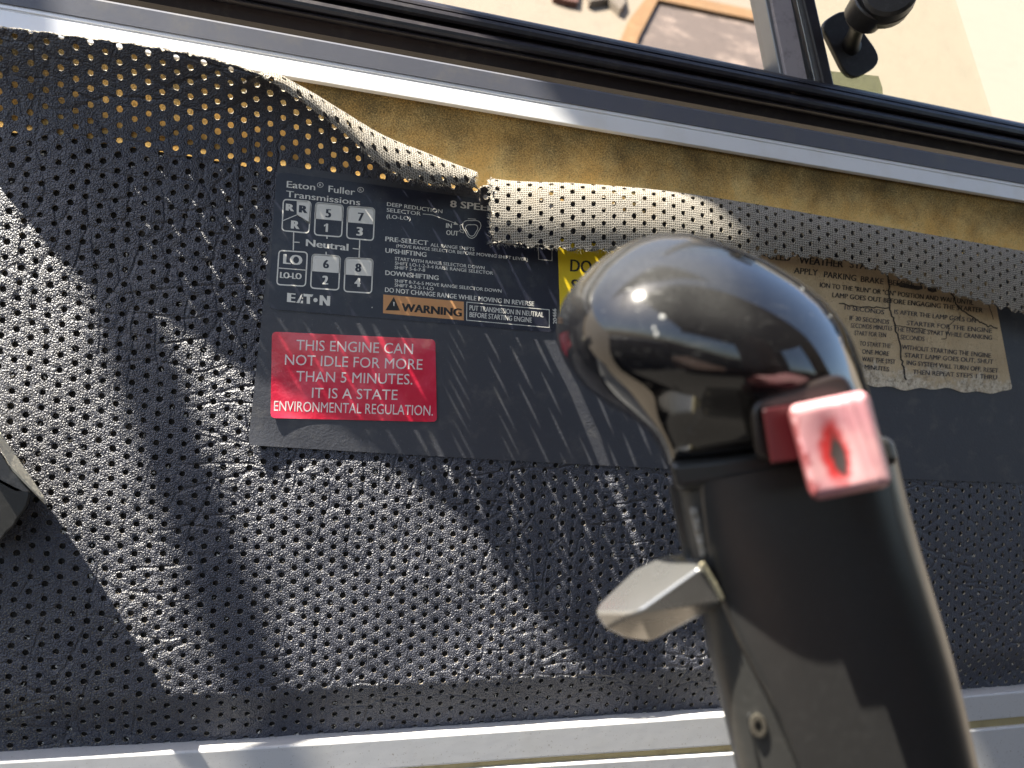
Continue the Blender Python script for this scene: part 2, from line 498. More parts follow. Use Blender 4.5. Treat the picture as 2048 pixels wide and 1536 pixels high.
        fm += [0] * len(f1) + [1] * len(f2) + [2] * len(f3) + [2] * len(f4)
        verts.append(V); uvs.append(UV); base += len(V)
    V = np.vstack(verts); UV = np.vstack(uvs)
    o = mesh_obj('vinyl_cover', V, faces, None, door, True, UV, mats=[VINYL, FABRIC, HOLE], fmat=fm)
    return o
vinyl = build_vinyl()

def lint_and_threads():
    V = []; Fc = []; T = []; Tf = []
    rs = np.random.default_rng(3)
    c0 = int(math.floor((XL - U0) / W)); c1 = int(math.ceil((XR - U0) / W))
    for c in range(c0, c1 + 1):
        u = U0 + c * W; F_ = FR if u > X_TEAR else FL
        top = float(F_.lift(np.array([u]))[0]) - 0.004; bot = float(BOT(np.array([u]))[0])
        for r in range(-60, 90):
            v = V0 + 0.5 * S * (c % 2) + r * S
            if not bot < v < top: continue
            if rs.random() > (0.16 + 0.30 * (u > float(at(1000., 900.)[0]))): continue
            p = surf(np.array([u]), np.array([v]), u > X_TEAR)[0]
            m = rs.integers(2, 5)
            for _ in range(m):
                q = p + np.array([rs.normal(0, S * .06), 0.0006 + abs(rs.normal(0, 0.0004)), -S * .07 + rs.normal(0, S * .05)])
                sz = abs(rs.normal(0.00028, 0.00014)) + 0.0001
                d = rs.normal(0, 1, (4, 3)) * sz * np.array([1, .6, 1])
                b = len(V); V += list(q + d); Fc += [(b, b + 1, b + 2), (b, b + 2, b + 3), (b, b + 3, b + 1), (b + 1, b + 3, b + 2)]
    def thread(p, d, ln, th):
        n = 5; pts = [p]; d = d / np.linalg.norm(d); bend = rs.normal(0, 0.5, 3)
        for k in range(n): pts.append(pts[-1] + d * ln / n); d = d + bend * 0.3 + rs.normal(0, 0.25, 3); d /= np.linalg.norm(d)
        b = len(T)
        for k, q in enumerate(pts):
            w_ = th * (1 - 0.6 * k / n)
            for a in range(3): T.append(q + w_ * np.array([math.cos(a * 2.1), 0.5 * math.sin(a * 2.1 + 1), math.sin(a * 2.1)]))
        for k in range(n):
            for a in range(3): Tf.append((b + k * 3 + a, b + k * 3 + (a + 1) % 3, b + k * 3 + 3 + (a + 1) % 3, b + k * 3 + 3 + a))
    tv = zrow(964, 404) + 0.0065
    for _ in range(420):                                   # along the free edges
        right = rs.random() < 0.55
        F_ = FR if right else FL
        lo, hi = (X_CUT_R, float(at(1340., 450.)[0])) if right else (float(at(560., 200.)[0]), X_CUT_L)
        u = np.array([rs.uniform(lo, hi)]); L = F_.length(u)
        p = F_.pos(u, L)[0]; d = F_.pos(u, L)[0] - F_.pos(u, L - 0.002)[0]
        thread(p + rs.normal(0, 0.0002, 3), d + rs.normal(0, 0.0016, 3), abs(rs.normal(0.0012, 0.0006)) + .0004, 0.00007)
    for _ in range(260):                                   # along both sides of the tear
        right = rs.random() < 0.65; F_ = FR if right else FL
        u = np.array([X_CUT_R if right else X_CUT_L]); L = float(F_.length(u)[0]); z0 = float(F_.lift(u)[0])
        t = np.array([rs.uniform(max(0.0, tv - z0 + .002), L)])
        p = F_.pos(u, t)[0]
        thread(p, np.array([-1.0 if right else 1.0, -0.3, 0.1]) + rs.normal(0, .7, 3), abs(rs.normal(0.0014, 0.0008)) + .0004, 0.00007)
    o = mesh_obj('lint', V, Fc, simple('pale_lint', (0.55, 0.52, 0.46), 0.95), door, False); o['kind'] = 'stuff'
    o = mesh_obj('frayed_threads', T, Tf, simple('pale_thread', (0.62, 0.59, 0.52), 0.9), door, True); o['kind'] = 'stuff'
lint_and_threads()

# foam board behind the vinyl
def slab(name, quad, y0, y1, mat, parent, nx=2):
    P = [at(float(x), float(y), y0) for x, y in quad]
    Q = [p + np.array([0, y1 - y0, 0]) for p in P]
    f = [(0, 3, 2, 1), (4, 5, 6, 7)] + [(i, (i + 1) % 4, 4 + (i + 1) % 4, 4 + i) for i in range(4)]
    return mesh_obj(name, P + Q, f, mat, parent, False)
slab('foam_board', [(-260, -20), (2400, 400), (2400, 900), (-260, 900)], 0.0016, 0.012, FOAM, door)

def dark_layer():  # added dark sheet that gives the punched holes their deep shade
    us = np.linspace(XL, XR, 160); V = []; Fc = []
    for u in us:
        F_ = FR if u > X_TEAR else FL
        zt = float(F_.lift(np.array([u]))[0]) - 0.004; zb = float(BOT(np.array([u]))[0]) - 0.02
        for z in np.concatenate([np.linspace(zt, zb + 0.06, 6), np.linspace(zb + 0.055, zb, 16)]):
            y = surf(np.array([u]), np.array([z]), u > X_TEAR)[0][1]
            V.append((u, float(y) + 0.0013, z))
    for i in range(len(us) - 1):
        for k in range(21): Fc.append((22 * i + k, 22 * i + k + 1, 22 * i + k + 23, 22 * i + k + 22))
    mesh_obj('hole_shade_layer', V, Fc, simple('hole_shade_dark', (0.014, 0.012, 0.010), 0.95, spot=(260, 0.5, (0.12, 0.10, 0.08))), door, True)
dark_layer()

def extrude_rows(name, rows, mat, parent, closed=False, smooth=False, xs=(-260., 2400.)):
    """profile given as (row in the picture at column 1024, depth y): straight bars along x"""
    zs = [(float(at(1024., float(r), y)[2]), y) for r, y in rows]
    xa, xb = float(at(xs[0], 300.)[0]), float(at(xs[1], 300.)[0])
    nseg = 24
    V = []; Fc = []
    for i in range(nseg + 1):
        x = xa + (xb - xa) * i / nseg
        V += [(x, y, z) for z, y in zs]
    m = len(zs)
    for i in range(nseg):
        for j in range(m - 1 if not closed else m):
            a, b = i * m + j, i * m + (j + 1) % m
            Fc.append((a, b, b + m, a + m))
    if closed:
        Fc.append(tuple(range(m))[::-1]); Fc.append(tuple(nseg * m + j for j in range(m)))
    o = mesh_obj(name, V, Fc, mat, parent, smooth)
    return o

extrude_rows('upper_trim', [(234, .004), (234, -.0010), (229.5, -.0024), (227.5, -.0028), (199, -.0022), (197.2, -.0016), (195.8, -.0016), (194, -.0022),
                            (190, -.0021), (187, -.0017), (186, -.0016), (186, .004)], ALU, door, closed=True)
extrude_rows('sill_strip', [(188, .004), (187.5, -.002), (186, -.0024), (153, -.0022), (150.5, -.0010), (150, .010), (188, .010)], GREY, door, closed=True)
extrude_rows('weather_seal', [(151, .016), (140, .012), (116, .010), (112, .006), (108, .0035), (106, .0030), (104, .0034), (102.5, .0046), (101, .0034), (98, .0024), (92, .0012), (86, .0010), (80, .0030), (77, .0070),
                              (74, .0072), (70, .0040), (64, .0028), (56, .0026), (50, .0034), (48.5, .0046), (47, .0036), (42, .0042), (38, .0060), (36, .012), (36, .022), (151, .022)], RUBBER, door, closed=True, smooth=False)

def edge_bar(name, top, bot, y0, y1, mat, parent, lean=0.0, bev=0.0012):
    """bar between two traced edges (px, py), front face at y0 (top) / y0+lean (bottom), back at y1"""
    V = []; Fc = []
    for (tx, ty), (bx, by) in zip(top, bot):
        a = at(float(tx), float(ty), y0); b = at(float(bx), float(by), y0 + lean)
        V += [a + np.array([0, y1 - y0, 0]), a, b, b + np.array([0, y1 - y0 - lean, 0])]
    n = len(top)
    for i in range(n - 1):
        for j in range(4):
            a, b = i * 4 + j, i * 4 + (j + 1) % 4
            Fc.append((a, a + 4, b + 4, b))
    Fc.append((0, 1, 2, 3)); Fc.append(tuple((n - 1) * 4 + j for j in (3, 2, 1, 0)))
    o = mesh_obj(name, V, Fc, mat, parent, False)
    bevel(o, bev, 3)
    return o
T1 = [(-260, 1537), (0, 1523), (512, 1495), (1024, 1460), (1459, 1430), (1931, 1393), (2400, 1350)]
B1 = [(-260, 1610), (0, 1594), (512, 1560), (1024, 1521), (1474, 1491), (1946, 1444), (2400, 1402)]
T2 = [(-260, 1602), (0, 1586), (512, 1552), (1024, 1513), (1474, 1483), (1946, 1436), (2400, 1394)]
B2 = [(-260, 1650), (0, 1634), (512, 1595), (1024, 1545), (1474, 1517), (1946, 1472), (2400, 1430)]
T3 = [(-260, 1624), (0, 1608), (512, 1574), (1024, 1534), (1474, 1506), (1946, 1461), (2400, 1419)]
B3 = [(-260, 1900), (0, 1890), (512, 1880), (1024, 1860), (1474, 1850), (1946, 1840), (2400, 1830)]
edge_bar('lower_trim', T1, B1, -0.0016, 0.012, TRIM, door, lean=0.0008)
edge_bar('sealant_bead', T2, B2, 0.0008, 0.012, TAN, door, bev=0.0008)
edge_bar('kick_panel', T3, B3, -0.0016, 0.022, TRIM, door, lean=0.006)

# window: panes and the leaning division bar
def glass_material(name, tint, refl=0.06):
    n = N(name)
    t = n.new('ShaderNodeBsdfTransparent'); t.inputs['Color'].default_value = (*tint, 1)
    g = n.new('ShaderNodeBsdfGlossy'); g.inputs['Roughness'].default_value = 0.02
    d = n.new('ShaderNodeBsdfDiffuse'); d.inputs['Color'].default_value = (0.7, 0.68, 0.62, 1)
    fr = n.new('ShaderNodeLayerWeight'); fr.inputs['Blend'].default_value = 0.5
    ff = n.math('MULTIPLY_ADD', n.math('POWER', fr.outputs['Facing'], 5.0), 0.8, 0.03)
    m1 = n.new('ShaderNodeMixShader'); m2 = n.new('ShaderNodeMixShader')
    o = n.coords('Object')
    haze = n.math('MULTIPLY', n.ramp(n.noise(o, 90, 5, 0.7), 0.45, 0.8), refl)
    n.link(ff, m1.inputs[0]); n.link(t.outputs[0], m1.inputs[1]); n.link(g.outputs[0], m1.inputs[2])
    n.link(haze, m2.inputs[0]); n.link(m1.outputs[0], m2.inputs[1]); n.link(d.outputs[0], m2.inputs[2])
    n.link(m2.outputs[0], n.out.inputs['Surface'])
    return n.m
GLASS = glass_material('window_glass', (0.96, 0.95, 0.93), 0.10)
VENT = glass_material('vent_glass', (0.962, 0.968, 0.925), 0.05)

def prism(name, poly, y0, y1, mat, parent, bev=0.0, smooth=False):
    P = [at(float(x), float(y), y0) for x, y in poly]; n = len(P)
    Q = [at(float(x), float(y), y0) + np.array([0, y1 - y0, 0]) for x, y in poly]
    f = [tuple(range(n))[::-1], tuple(range(n, 2 * n))] + [(i, (i + 1) % n, n + (i + 1) % n, n + i) for i in range(n)]
    o = mesh_obj(name, P + Q, f, mat, parent, smooth)
    bm = bmesh.new(); bm.from_mesh(o.data); bmesh.ops.recalc_face_normals(bm, faces=bm.faces); bm.to_mesh(o.data); bm.free()
    if bev: bevel(o, bev, 2)
    return o
prism('window_pane', [(-300, -900), (1352, -900), (1590, 158), (-300, -220)], 0.018, 0.021, GLASS, door)
bar_mat = simple('grey_bar_paint', (0.30, 0.27, 0.28), 0.5, bump=(400, 0.2, 0.0004), spot=(120, 0.5, (0.10, 0.09, 0.09)))
def lean_bar(xa, xb, xc, xd):
    """strip of the division bar: left edge xa (row 0) -> xb (row 160), right edge xc -> xd"""
    def ext(x0, x1, r): return x0 + (x1 - x0) * r / 160.0
    return [(ext(xa, xb, -900), -900), (ext(xc, xd, -900), -900), (ext(xc, xd, 190), 190), (ext(xa, xb, 190), 190)]
prism('division_bar_edge', lean_bar(1531, 1563, 1544, 1576), 0.009, 0.022, simple('dull_steel', (0.22, 0.23, 0.25), 0.4, 0.6), door, 0.0008)
prism('division_bar', lean_bar(1543, 1575, 1583, 1616), 0.007, 0.022, bar_mat, door, 0.0008)
prism('division_bar_channel', lean_bar(1582, 1615, 1592, 1628), 0.012, 0.022, RUBBER, door, 0.0004)
prism('division_bar_bead', lean_bar(1593, 1629, 1606, 1644), 0.0085, 0.022, simple('bright_steel', (0.5, 0.52, 0.55), 0.25, 0.9), door, 0.0012)
prism('vent_seal', lean_bar(1607, 1645, 1632, 1668), 0.006, 0.022, RUBBER, door, 0.0015)
prism('vent_pane', [(1520, -700), (1690, -700), (2003, 290), (1640, 290)], 0.0245, 0.0275, VENT, door)
prism('vent_pane_corner', [(1640, 140), (1757, 152), (1765, 176), (1768, 240), (1640, 240)], 0.0205, 0.0235, glass_material('green_glass_edge', (0.60, 0.64, 0.57), 0.25), door)

# ------------------------------------------------------------------ labels on the door
def film(name, corners, y, mat, label, cat, radius=0.0, curl=None, n=(60, 40), parent=None, edge=None):
    """label film: corners TL, TR, BR, BL in picture points; curl(px, py) lifts it off the door"""
    A, B, C, D = [np.array(c, float) for c in corners]
    nx, ny = n
    us = np.linspace(0, 1, nx + 1); vs = np.linspace(0, 1, ny + 1)
    lw = np.linalg.norm(B - A); lh = np.linalg.norm(D - A)
    pts = []
    for v in vs:
        for u in us:
            a, b = u * lw, v * lh
            if radius:
                ca = min(a, lw - a); cb = min(b, lh - b)
                if ca < radius and cb < radius:
                    da, db = radius - ca, radius - cb
                    m = max(da, db); r = math.hypot(da, db)
                    k = m / r
                    da *= k; db *= k
                    a = radius - da if a < lw / 2 else lw - radius + da
                    b = radius - db if b < lh / 2 else lh - radius + db
            uu, vv = a / lw, b / lh
            p = (A * (1 - uu) + B * uu) * (1 - vv) + (D * (1 - uu) + C * uu) * vv
            if edge: p = edge(p, uu, vv)
            pts.append(p)
    pts = np.array(pts)
    yy = np.full(len(pts), y)
    if curl: yy = y - np.array([curl(*p) for p in pts])
    P = at(pts[:, 0], pts[:, 1], yy)
    f = [(j * (nx + 1) + i, (j + 1) * (nx + 1) + i, (j + 1) * (nx + 1) + i + 1, j * (nx + 1) + i + 1) for j in range(ny) for i in range(nx)]
    o = mesh_obj(name, P, f, mat, parent, True)
    s = o.modifiers.new('thickness', 'SOLIDIFY'); s.thickness = 0.00015; s.offset = -1
    e_ = o.modifiers.new('edge', 'EDGE_SPLIT'); e_.split_angle = math.radians(40)
    if label: tag(o, label, cat)
    return o

def text_polys(txt, bold=0.0):
    cu = bpy.data.curves.new('t', 'FONT'); cu.body = txt; cu.size = 1.0; cu.offset = bold; cu.resolution_u = 3
    ob = bpy.data.objects.new('t', cu); COL.objects.link(ob)
    dg = bpy.context.evaluated_depsgraph_get(); dg.update()
    me = bpy.data.meshes.new_from_object(ob.evaluated_get(dg))
    v = np.array([x.co[:2] for x in me.vertices]); f = [tuple(p.vertices) for p in me.polygons]
    bpy.data.objects.remove(ob); bpy.data.curves.remove(cu); bpy.data.meshes.remove(me)
    return v, f
CAP = 0.727
_v, _f = text_polys('H'); CAP = float(_v[:, 1].max())

class Ink:
    """printed marks in picture points on one label, gathered into one flat mesh"""
    def __init__(s, y, zoom=None, curl=None):
        s.y = y; s.zoom = zoom; s.curl = curl; s.v = []; s.f = []; s.o = []
    def z(s, p):
        if s.zoom is None: return np.asarray(p, float)
        ox, oy, k = s.zoom
        return np.asarray(p, float) / k + np.array([ox, oy])
    def add(s, pts, faces, lift=0.0):
        b = len(s.v)
        s.v += [tuple(p) for p in s.z(np.asarray(pts, float))]
        s.f += [tuple(b + i for i in f) for f in faces]
        s.o += [lift] * len(pts)
    def poly(s, pts): s.add(pts, [tuple(range(len(pts)))])
    def line(s, a, b, wd):
        a = np.array(a, float); b = np.array(b, float); d = (b - a) / np.linalg.norm(b - a); n_ = np.array([-d[1], d[0]]) * wd / 2
        s.poly([a - n_, b - n_, b + n_, a + n_])
    def path(s, pts, wd, closed=False):
        P = [np.array(p, float) for p in pts]; n = len(P); L = []; Rr = []
        for i in range(n):
            if closed: d0 = P[i] - P[i - 1]; d1 = P[(i + 1) % n] - P[i]
            else: d0 = P[i] - P[max(i - 1, 0)]; d1 = P[min(i + 1, n - 1)] - P[i]
            d = d0 / (np.linalg.norm(d0) + 1e-9) + d1 / (np.linalg.norm(d1) + 1e-9); d /= np.linalg.norm(d) + 1e-9
            m = np.array([-d[1], d[0]]) * wd / 2
            L.append(P[i] - m); Rr.append(P[i] + m)
        m = n if closed else n - 1
        s.add(L + Rr, [(i, (i + 1) % n, n + (i + 1) % n, n + i) for i in range(m)])
    def text(s, txt, a, b, cap, bold=0.0, up=(0.045, -1.0)):
        v, f = text_polys(txt)
        x0, x1 = v[:, 0].min(), v[:, 0].max()
        a = np.array(a, float); b = np.array(b, float); u = np.array(up)
        bold = min(bold, 0.16 * (x1 - x0))
        k = 1 if bold <= 0 else max(2, int(math.ceil(bold / 0.022)) + 1)
        for i in range(k):
            sh = (i / (k - 1) - 0.5) * 2 * bold if k > 1 else 0.0
            tt = (v[:, 0] - x0) / (x1 - x0) * (1 - 2 * bold / (x1 - x0)) + bold / (x1 - x0)
            P = a + np.outer(tt + sh / (x1 - x0), b - a) + np.outer(v[:, 1] / CAP * cap, u)
            s.add(P, f, 4e-6 * i)
    def build(s, name, mat, parent):
        p = np.array(s.v); y = s.y - np.array(s.o)
        if s.curl: y = y - np.array([s.curl(*q) for q in p])
        return mesh_obj(name, at(p[:, 0], p[:, 1], y), s.f, mat, parent, False)

def rrect(TL, TR, BR, BL, r, k=5):
    P = [np.array(p, float) for p in (TL, TR, BR, BL)]; out = []
    for i in range(4):
        p = P[i]; a = P[i - 1]; b = P[(i + 1) % 4]
        da = (a - p) / np.linalg.norm(a - p); db = (b - p) / np.linalg.norm(b - p)
        for j in range(k + 1):
            t = j / k
            out.append(((1 - t)**2) * (p + da * r) + 2 * t * (1 - t) * p + t * t * (p + db * r))
    return out
def clip_half(poly, frac, TL, TR, BR, BL):
    """upper part of a polygon, cut by the line at frac of its left and right edges"""
    a = np.array(TL) * (1 - frac) + np.array(BL) * frac; b = np.array(TR) * (1 - frac) + np.array(BR) * frac
    def side(p): return (b[0] - a[0]) * (p[1] - a[1]) - (b[1] - a[1]) * (p[0] - a[0])
    out = []
    for i in range(len(poly)):
        p, q = poly[i], poly[(i + 1) % len(poly)]
        sp, sq = side(p), side(q)
        if sp <= 0: out.append(p)
        if sp * sq < 0: out.append(p + (q - p) * sp / (sp - sq))
    return out

def sheet_mat(name, col, rough, bumpd=0.00025, scratch=None, coat=0.0, dust=0.1):
    n = N(name); o = n.coords('Object')
    h = n.math('ADD', n.noise(o, 900, 3), n.math('MULTIPLY', n.noise(o, 180, 3), 0.8))
    c = col
    d = n.math('MULTIPLY', n.ramp(n.noise(o, 70, 5, 0.7), 0.5, 0.75), dust)
    sp = n.math('MULTIPLY', n.ramp(n.noise(o, 1500, 2), 0.70, 0.78), dust * 4)
    c = n.mix(n.math('MAXIMUM', d, sp), col, (0.40, 0.37, 0.30))
    return n.set(color=c, rough=n.math('MULTIPLY_ADD', n.noise(o, 120, 3), 0.15, rough), normal=n.bump(h, 0.35, bumpd), coat=coat, coat_rough=0.25)

def sheet_curl(px, py):
    a = max(0.0, (px * -0.55 + py * 0.83) - 405) / 75.0         # lower left corner lifts
    b = max(0.0, (py - (905 + (px - 500) * 0.035)) / 25.0) if px < 1400 else 0
    c = max(0.0, (535 - px) / 40) * 0.25
    return 0.0022 * min(a, 2.0)**2 + 0.00012 * b + 0.0003 * c + 0.00012 * math.sin(px * 0.013) * math.sin(py * 0.017)
SHEET = film('backing_sheet', [(556, 330), (2300, 560), (2300, 975), (496, 890)], -0.0005, sheet_mat('matt_black_sheet', (0.052, 0.055, 0.067), 0.45, 0.0003),
             'smooth matt black sheet stuck across the perforated vinyl behind the other labels', 'sheet', 8, sheet_curl, (150, 50),
             edge=lambda p, u, v: p + np.array([0, (8 * math.sin(u * math.pi) if u < .9 else 2) * v]))
INKW = simple('printed_white', (0.74, 0.72, 0.66), 0.45)
INKD = simple('printed_black', (0.012, 0.012, 0.014), 0.45)
NAVY = sheet_mat('navy_label_film', (0.016, 0.018, 0.034), 0.25, 0.00012, dust=0.08)

Z1 = (520, 320, 5.12); Z2 = (740, 370, 4.876); Z3 = (480, 620, 4.876); Z4 = (1540, 480, 4.031)
shift = film('shift_pattern_label', [(553, 343), (1124, 420), (1112, 666), (536, 618)], -0.00085, NAVY,
             'dark navy gearshift pattern label with white lettering and an orange warning box', 'label', 12, None, (40, 20))
ink = Ink(-0.00090, Z1)
ink.text('Eaton', (272, 280), (565, 310), 66, 0.012)
ink.text('Fuller', (700, 327), (972, 361), 66, 0.012)
for cx, cy in ((617, 255), (1030, 305)):
    ink.path([(cx + 30 * math.cos(t * math.pi / 10), cy + 25 * math.sin(t * math.pi / 10)) for t in range(20)], 5, True)
    ink.text('R', (cx - 11, cy + 13), (cx + 12, cy + 15), 26, 0.0)
ink.text('Transmissions', (266, 376), (1025, 465), 63, 0.012)
ink.text('Neutral', (468, 880), (905, 930), 70, 0.03)
boxes = {'rr': [(240, 402), (522, 425), (500, 748), (225, 722)], '51': [(572, 435), (852, 462), (835, 788), (557, 766)],
         '73': [(898, 473), (1174, 495), (1160, 824), (888, 800)], 'lo': [(195, 925), (485, 945), (465, 1292), (172, 1275)],
         '62': [(535, 965), (822, 985), (805, 1332), (518, 1310)], '84': [(875, 1000), (1157, 1015), (1142, 1363), (860, 1345)]}
for k, b in boxes.items():
    rr = rrect(*b, 38)
    ink.path(rr, 13, True)
    if k not in ('rr', 'lo'):
        ink.poly(clip_half(rr, 0.50, *b))
ink.path([(345, 735), (340, 925)], 11); ink.path([(345, 840), (405, 844)], 9)
ink.path([(686, 780), (686, 806)], 13); ink.path([(677, 940), (677, 968)], 12)
ink.path([(1022, 815), (1014, 1008)], 11); ink.path([(950, 906), (1018, 913)], 10)
ink.poly([(376, 415), (480, 422), (512, 440), (520, 470), (508, 655), (376, 566)])
ink.path([(232, 622), (376, 562), (505, 645)], 9)
ink.path([(180, 1105), (475, 1128)], 9)
ink.text('R', (262, 515), (350, 527), 70, 0.055); ink.text('R', (315, 700), (405, 708), 82, 0.055)
ink.text('1', (671, 735), (694, 737), 85, 0.02); ink.poly([(655, 668), (672, 655), (672, 672), (657, 682)]); ink.text('3', (985, 772), (1052, 776), 85, 0.05)
ink.text('LO', (235, 1060), (432, 1078), 98, 0.055); ink.text('LO-LO', (203, 1206), (425, 1222), 60, 0.055)
ink.text('2', (635, 1272), (698, 1275), 88, 0.055); ink.text('4', (965, 1295), (1030, 1300), 88, 0.055)
# maker's mark: E, cut A, T, dot, N
ink.text('E', (275, 1452), (362, 1460), 92, 0.06)
ink.poly([(372, 1462), (425, 1372), (436, 1374), (404, 1464)]); ink.poly([(412, 1466), (424, 1440), (440, 1441), (440, 1468)]); ink.poly([(430, 1420), (440, 1395), (441, 1424)])
ink.poly([(445, 1370), (545, 1378), (532, 1402), (512, 1400), (512, 1474), (478, 1471), (478, 1398), (446, 1396)])
ink.poly([(568 + 22 * math.cos(t * math.pi / 8), 1434 + 22 * math.sin(t * math.pi / 8)) for t in range(16)])
ink.text('N', (608, 1484), (716, 1494), 100, 0.06)
ink.zoom = Z2
T_ = ink.text
T_('DEEP REDUCTION', (165, 203), (706, 276), 36, 0.012); T_('SELECTOR', (162, 260), (495, 298), 36, 0.012); T_('(LO-LO)', (160, 322), (396, 345), 36, 0.012)
T_('8 SPEED', (780, 213), (1232, 262), 64, 0.03)
T_('RANGE', (1155, 330), (1400, 360), 38, 0.012); T_('SELECTOR', (1155, 384), (1550, 424), 38, 0.012)
T_('IN', (740, 416), (798, 421), 44, 0.03); T_('OUT', (742, 485), (862, 496), 46, 0.03)
T_('PRE-SELECT', (148, 546), (567, 588), 44, 0.025); T_('ALL RANGE SHIFTS', (590, 598), (1018, 643), 32, 0.012)
T_('(MOVE RANGE SELECTOR BEFORE MOVING SHIFT LEVER)', (255, 605), (1540, 742), 30, 0.012)
T_('UPSHIFTING', (148, 658), (550, 702), 44, 0.025)
T_('START WITH RANGE SELECTOR DOWN', (243, 732), (1116, 824), 31, 0.012)
T_('SHIFT LO-1-2-3-4 RAISE RANGE SELECTOR', (243, 776), (1200, 875), 31, 0.012)
T_('SHIFT 5-6-7-8', (240, 818), (537, 846), 31, 0.012)
T_('DOWNSHIFTING', (148, 876), (668, 928), 44, 0.025)
T_('SHIFT 8-7-6-5 MOVE RANGE SELECTOR DOWN', (240, 948), (1282, 1050), 31, 0.012)
T_('SHIFT 4-3-2-1-LO', (240, 990), (620, 1029), 31, 0.012)
T_('DO NOT CHANGE RANGE WHILE MOVING IN REVERSE', (145, 1042), (1600, 1182), 44, 0.02)
T_('PUT TRANSMISSION IN NEUTRAL', (970, 1220), (1692, 1290), 48, 0.02)
T_('BEFORE STARTING ENGINE', (970, 1286), (1578, 1342), 48, 0.02)
T_('20466', (1822, 1356), (1816, 1206), 36, 0.02, up=(-1.0, -0.05))
ink.path([(945, 1142), (1748, 1217), (1748, 1390), (942, 1318)], 9, True)
ink.path([(1640, 570), (1775, 582), (1775, 738), (1645, 725)], 6, True)
ink.path([(515, 282), (610, 292), (830, 372)], 6); ink.poly([(862, 388), (815, 386), (828, 355)])
def rtri(cx, cy, sx, sy, rot=0.0):
    out = []
    for i in range(24):
        t = i / 24 * 2 * math.pi; r = 1 + 0.16 * math.cos(3 * (t - math.pi / 2))
        out.append((cx + sx * r * math.cos(t), cy + sy * r * math.sin(t)))
    return out
ink.path(rtri(992, 420, 84, 86), 6, True); ink.path(rtri(992, 435, 56, 56), 6, True)
ink.path([(955, 328), (1032, 334)], 6); ink.path([(900, 385), (876, 392), (884, 432), (908, 440)], 6); ink.path([(872, 440), (908, 436), (912, 468), (880, 456)], 6, True)
ink.build('lettering', INKW, shift)
ink = Ink(-0.00094, Z1)
ink.text('R', (397, 535), (487, 546), 74, 0.055); ink.text('5', (667, 585), (728, 590), 84, 0.045); ink.text('7', (1000, 622), (1062, 626), 84, 0.045)
ink.text('6', (643, 1105), (706, 1110), 84, 0.045); ink.text('8', (973, 1142), (1036, 1147), 84, 0.045)
ink.build('number_print', NAVY, shift)
ink = Ink(-0.00090, Z2); ink.poly([(130, 1068), (915, 1138), (915, 1320), (127, 1250)])
box = ink.build('warning_box', simple('faded_orange_print', (0.62, 0.30, 0.12), 0.45, spot=(300, 0.3, (0.6, 0.4, 0.2))), shift)
ink = Ink(-0.00094, Z2)
ink.poly([(232, 1092), (292, 1224), (150, 1222)])
ink.text('WARNING', (304, 1228), (895, 1284), 76, 0.05)
ink.build('warning_print', INKD, shift)
ink = Ink(-0.00098, Z2)
ink.poly([(226, 1140), (240, 1141), (236, 1180), (230, 1180)]); ink.poly([(23-3 + 4 * math.cos(t), 1194 + 7 * math.sin(t)) for t in np.arange(8) * math.pi / 4])
ink.build('exclamation_mark', INKW, shift)

def red_curl(px, py):
    a = max(0.0, ((560 - px) * 0.5 + (py - 800) * 0.9)) / 45.0
    return 0.0010 * min(a, 1.6)**2 + 0.00008 * math.sin(px * .05) * math.sin(py * .06) + 0.00012 * max(0, (py - 825) / 15) * (0.5 + 0.5 * math.sin(px * .045))
def red_material():
    n = N('red_label_film'); o = n.coords('Object')
    c = n.mix(n.ramp(n.noise(o, 60, 4), 0.4, 0.7), (0.66, 0.018, 0.055), (0.74, 0.05, 0.10))
    h = n.math('ADD', n.math('MULTIPLY', n.noise(o, 110, 3, 0.6), 1.0), n.math('MULTIPLY', n.noise(o, 520, 2), 0.2))
    return n.set(color=c, rough=n.math('MULTIPLY_ADD', n.noise(o, 90, 3), 0.2, 0.12), normal=n.bump(h, 0.35, 0.0007), coat=0.6, coat_rough=0.12)
red = film('idle_limit_label', [(544, 663), (870.5, 678.5), (874, 844), (541, 836)], -0.00085, red_material(),
           'red rectangular label with white capitals about idling the engine', 'label', 9, red_curl, (60, 36))
ink = Ink(-0.00090, Z3, red_curl)
T_ = ink.text
T_('THIS ENGINE CAN', (548, 390), (1685, 430), 100, 0.0); T_('NOT IDLE FOR MORE', (437, 533), (1778, 582), 100, 0.0)
T_('THAN 5 MINUTES.', (548, 694), (1680, 727), 100, 0.0); T_('IT IS A STATE', (700, 856), (1535, 877), 98, 0.0)
T_('ENVIRONMENTAL REGULATION.', (330, 982), (1880, 1030), 96, 0.0)
ink.build('lettering', simple('printed_pale_pink', (0.80, 0.70, 0.68), 0.4), red)

yel = film('yellow_label', [(1115, 476), (1420, 520), (1424, 690), (1121, 648)], -0.00105, sheet_mat('yellow_label_film', (0.88, 0.63, 0.015), 0.35, 0.0002),
           'bright yellow label with bold black capitals partly hidden behind the gear knob', 'label', 3, None, (20, 12))
ink = Ink(-0.00111, (1060, 440, 2.926))
ink.text('DO', (234, 300), (360, 310), 70, 0.025); ink.text('NOT', (386, 312), (580, 330), 70, 0.025); ink.text('SHIFT', (238, 419), (505, 440), 72, 0.025)
ink.build('lettering', INKD, yel)

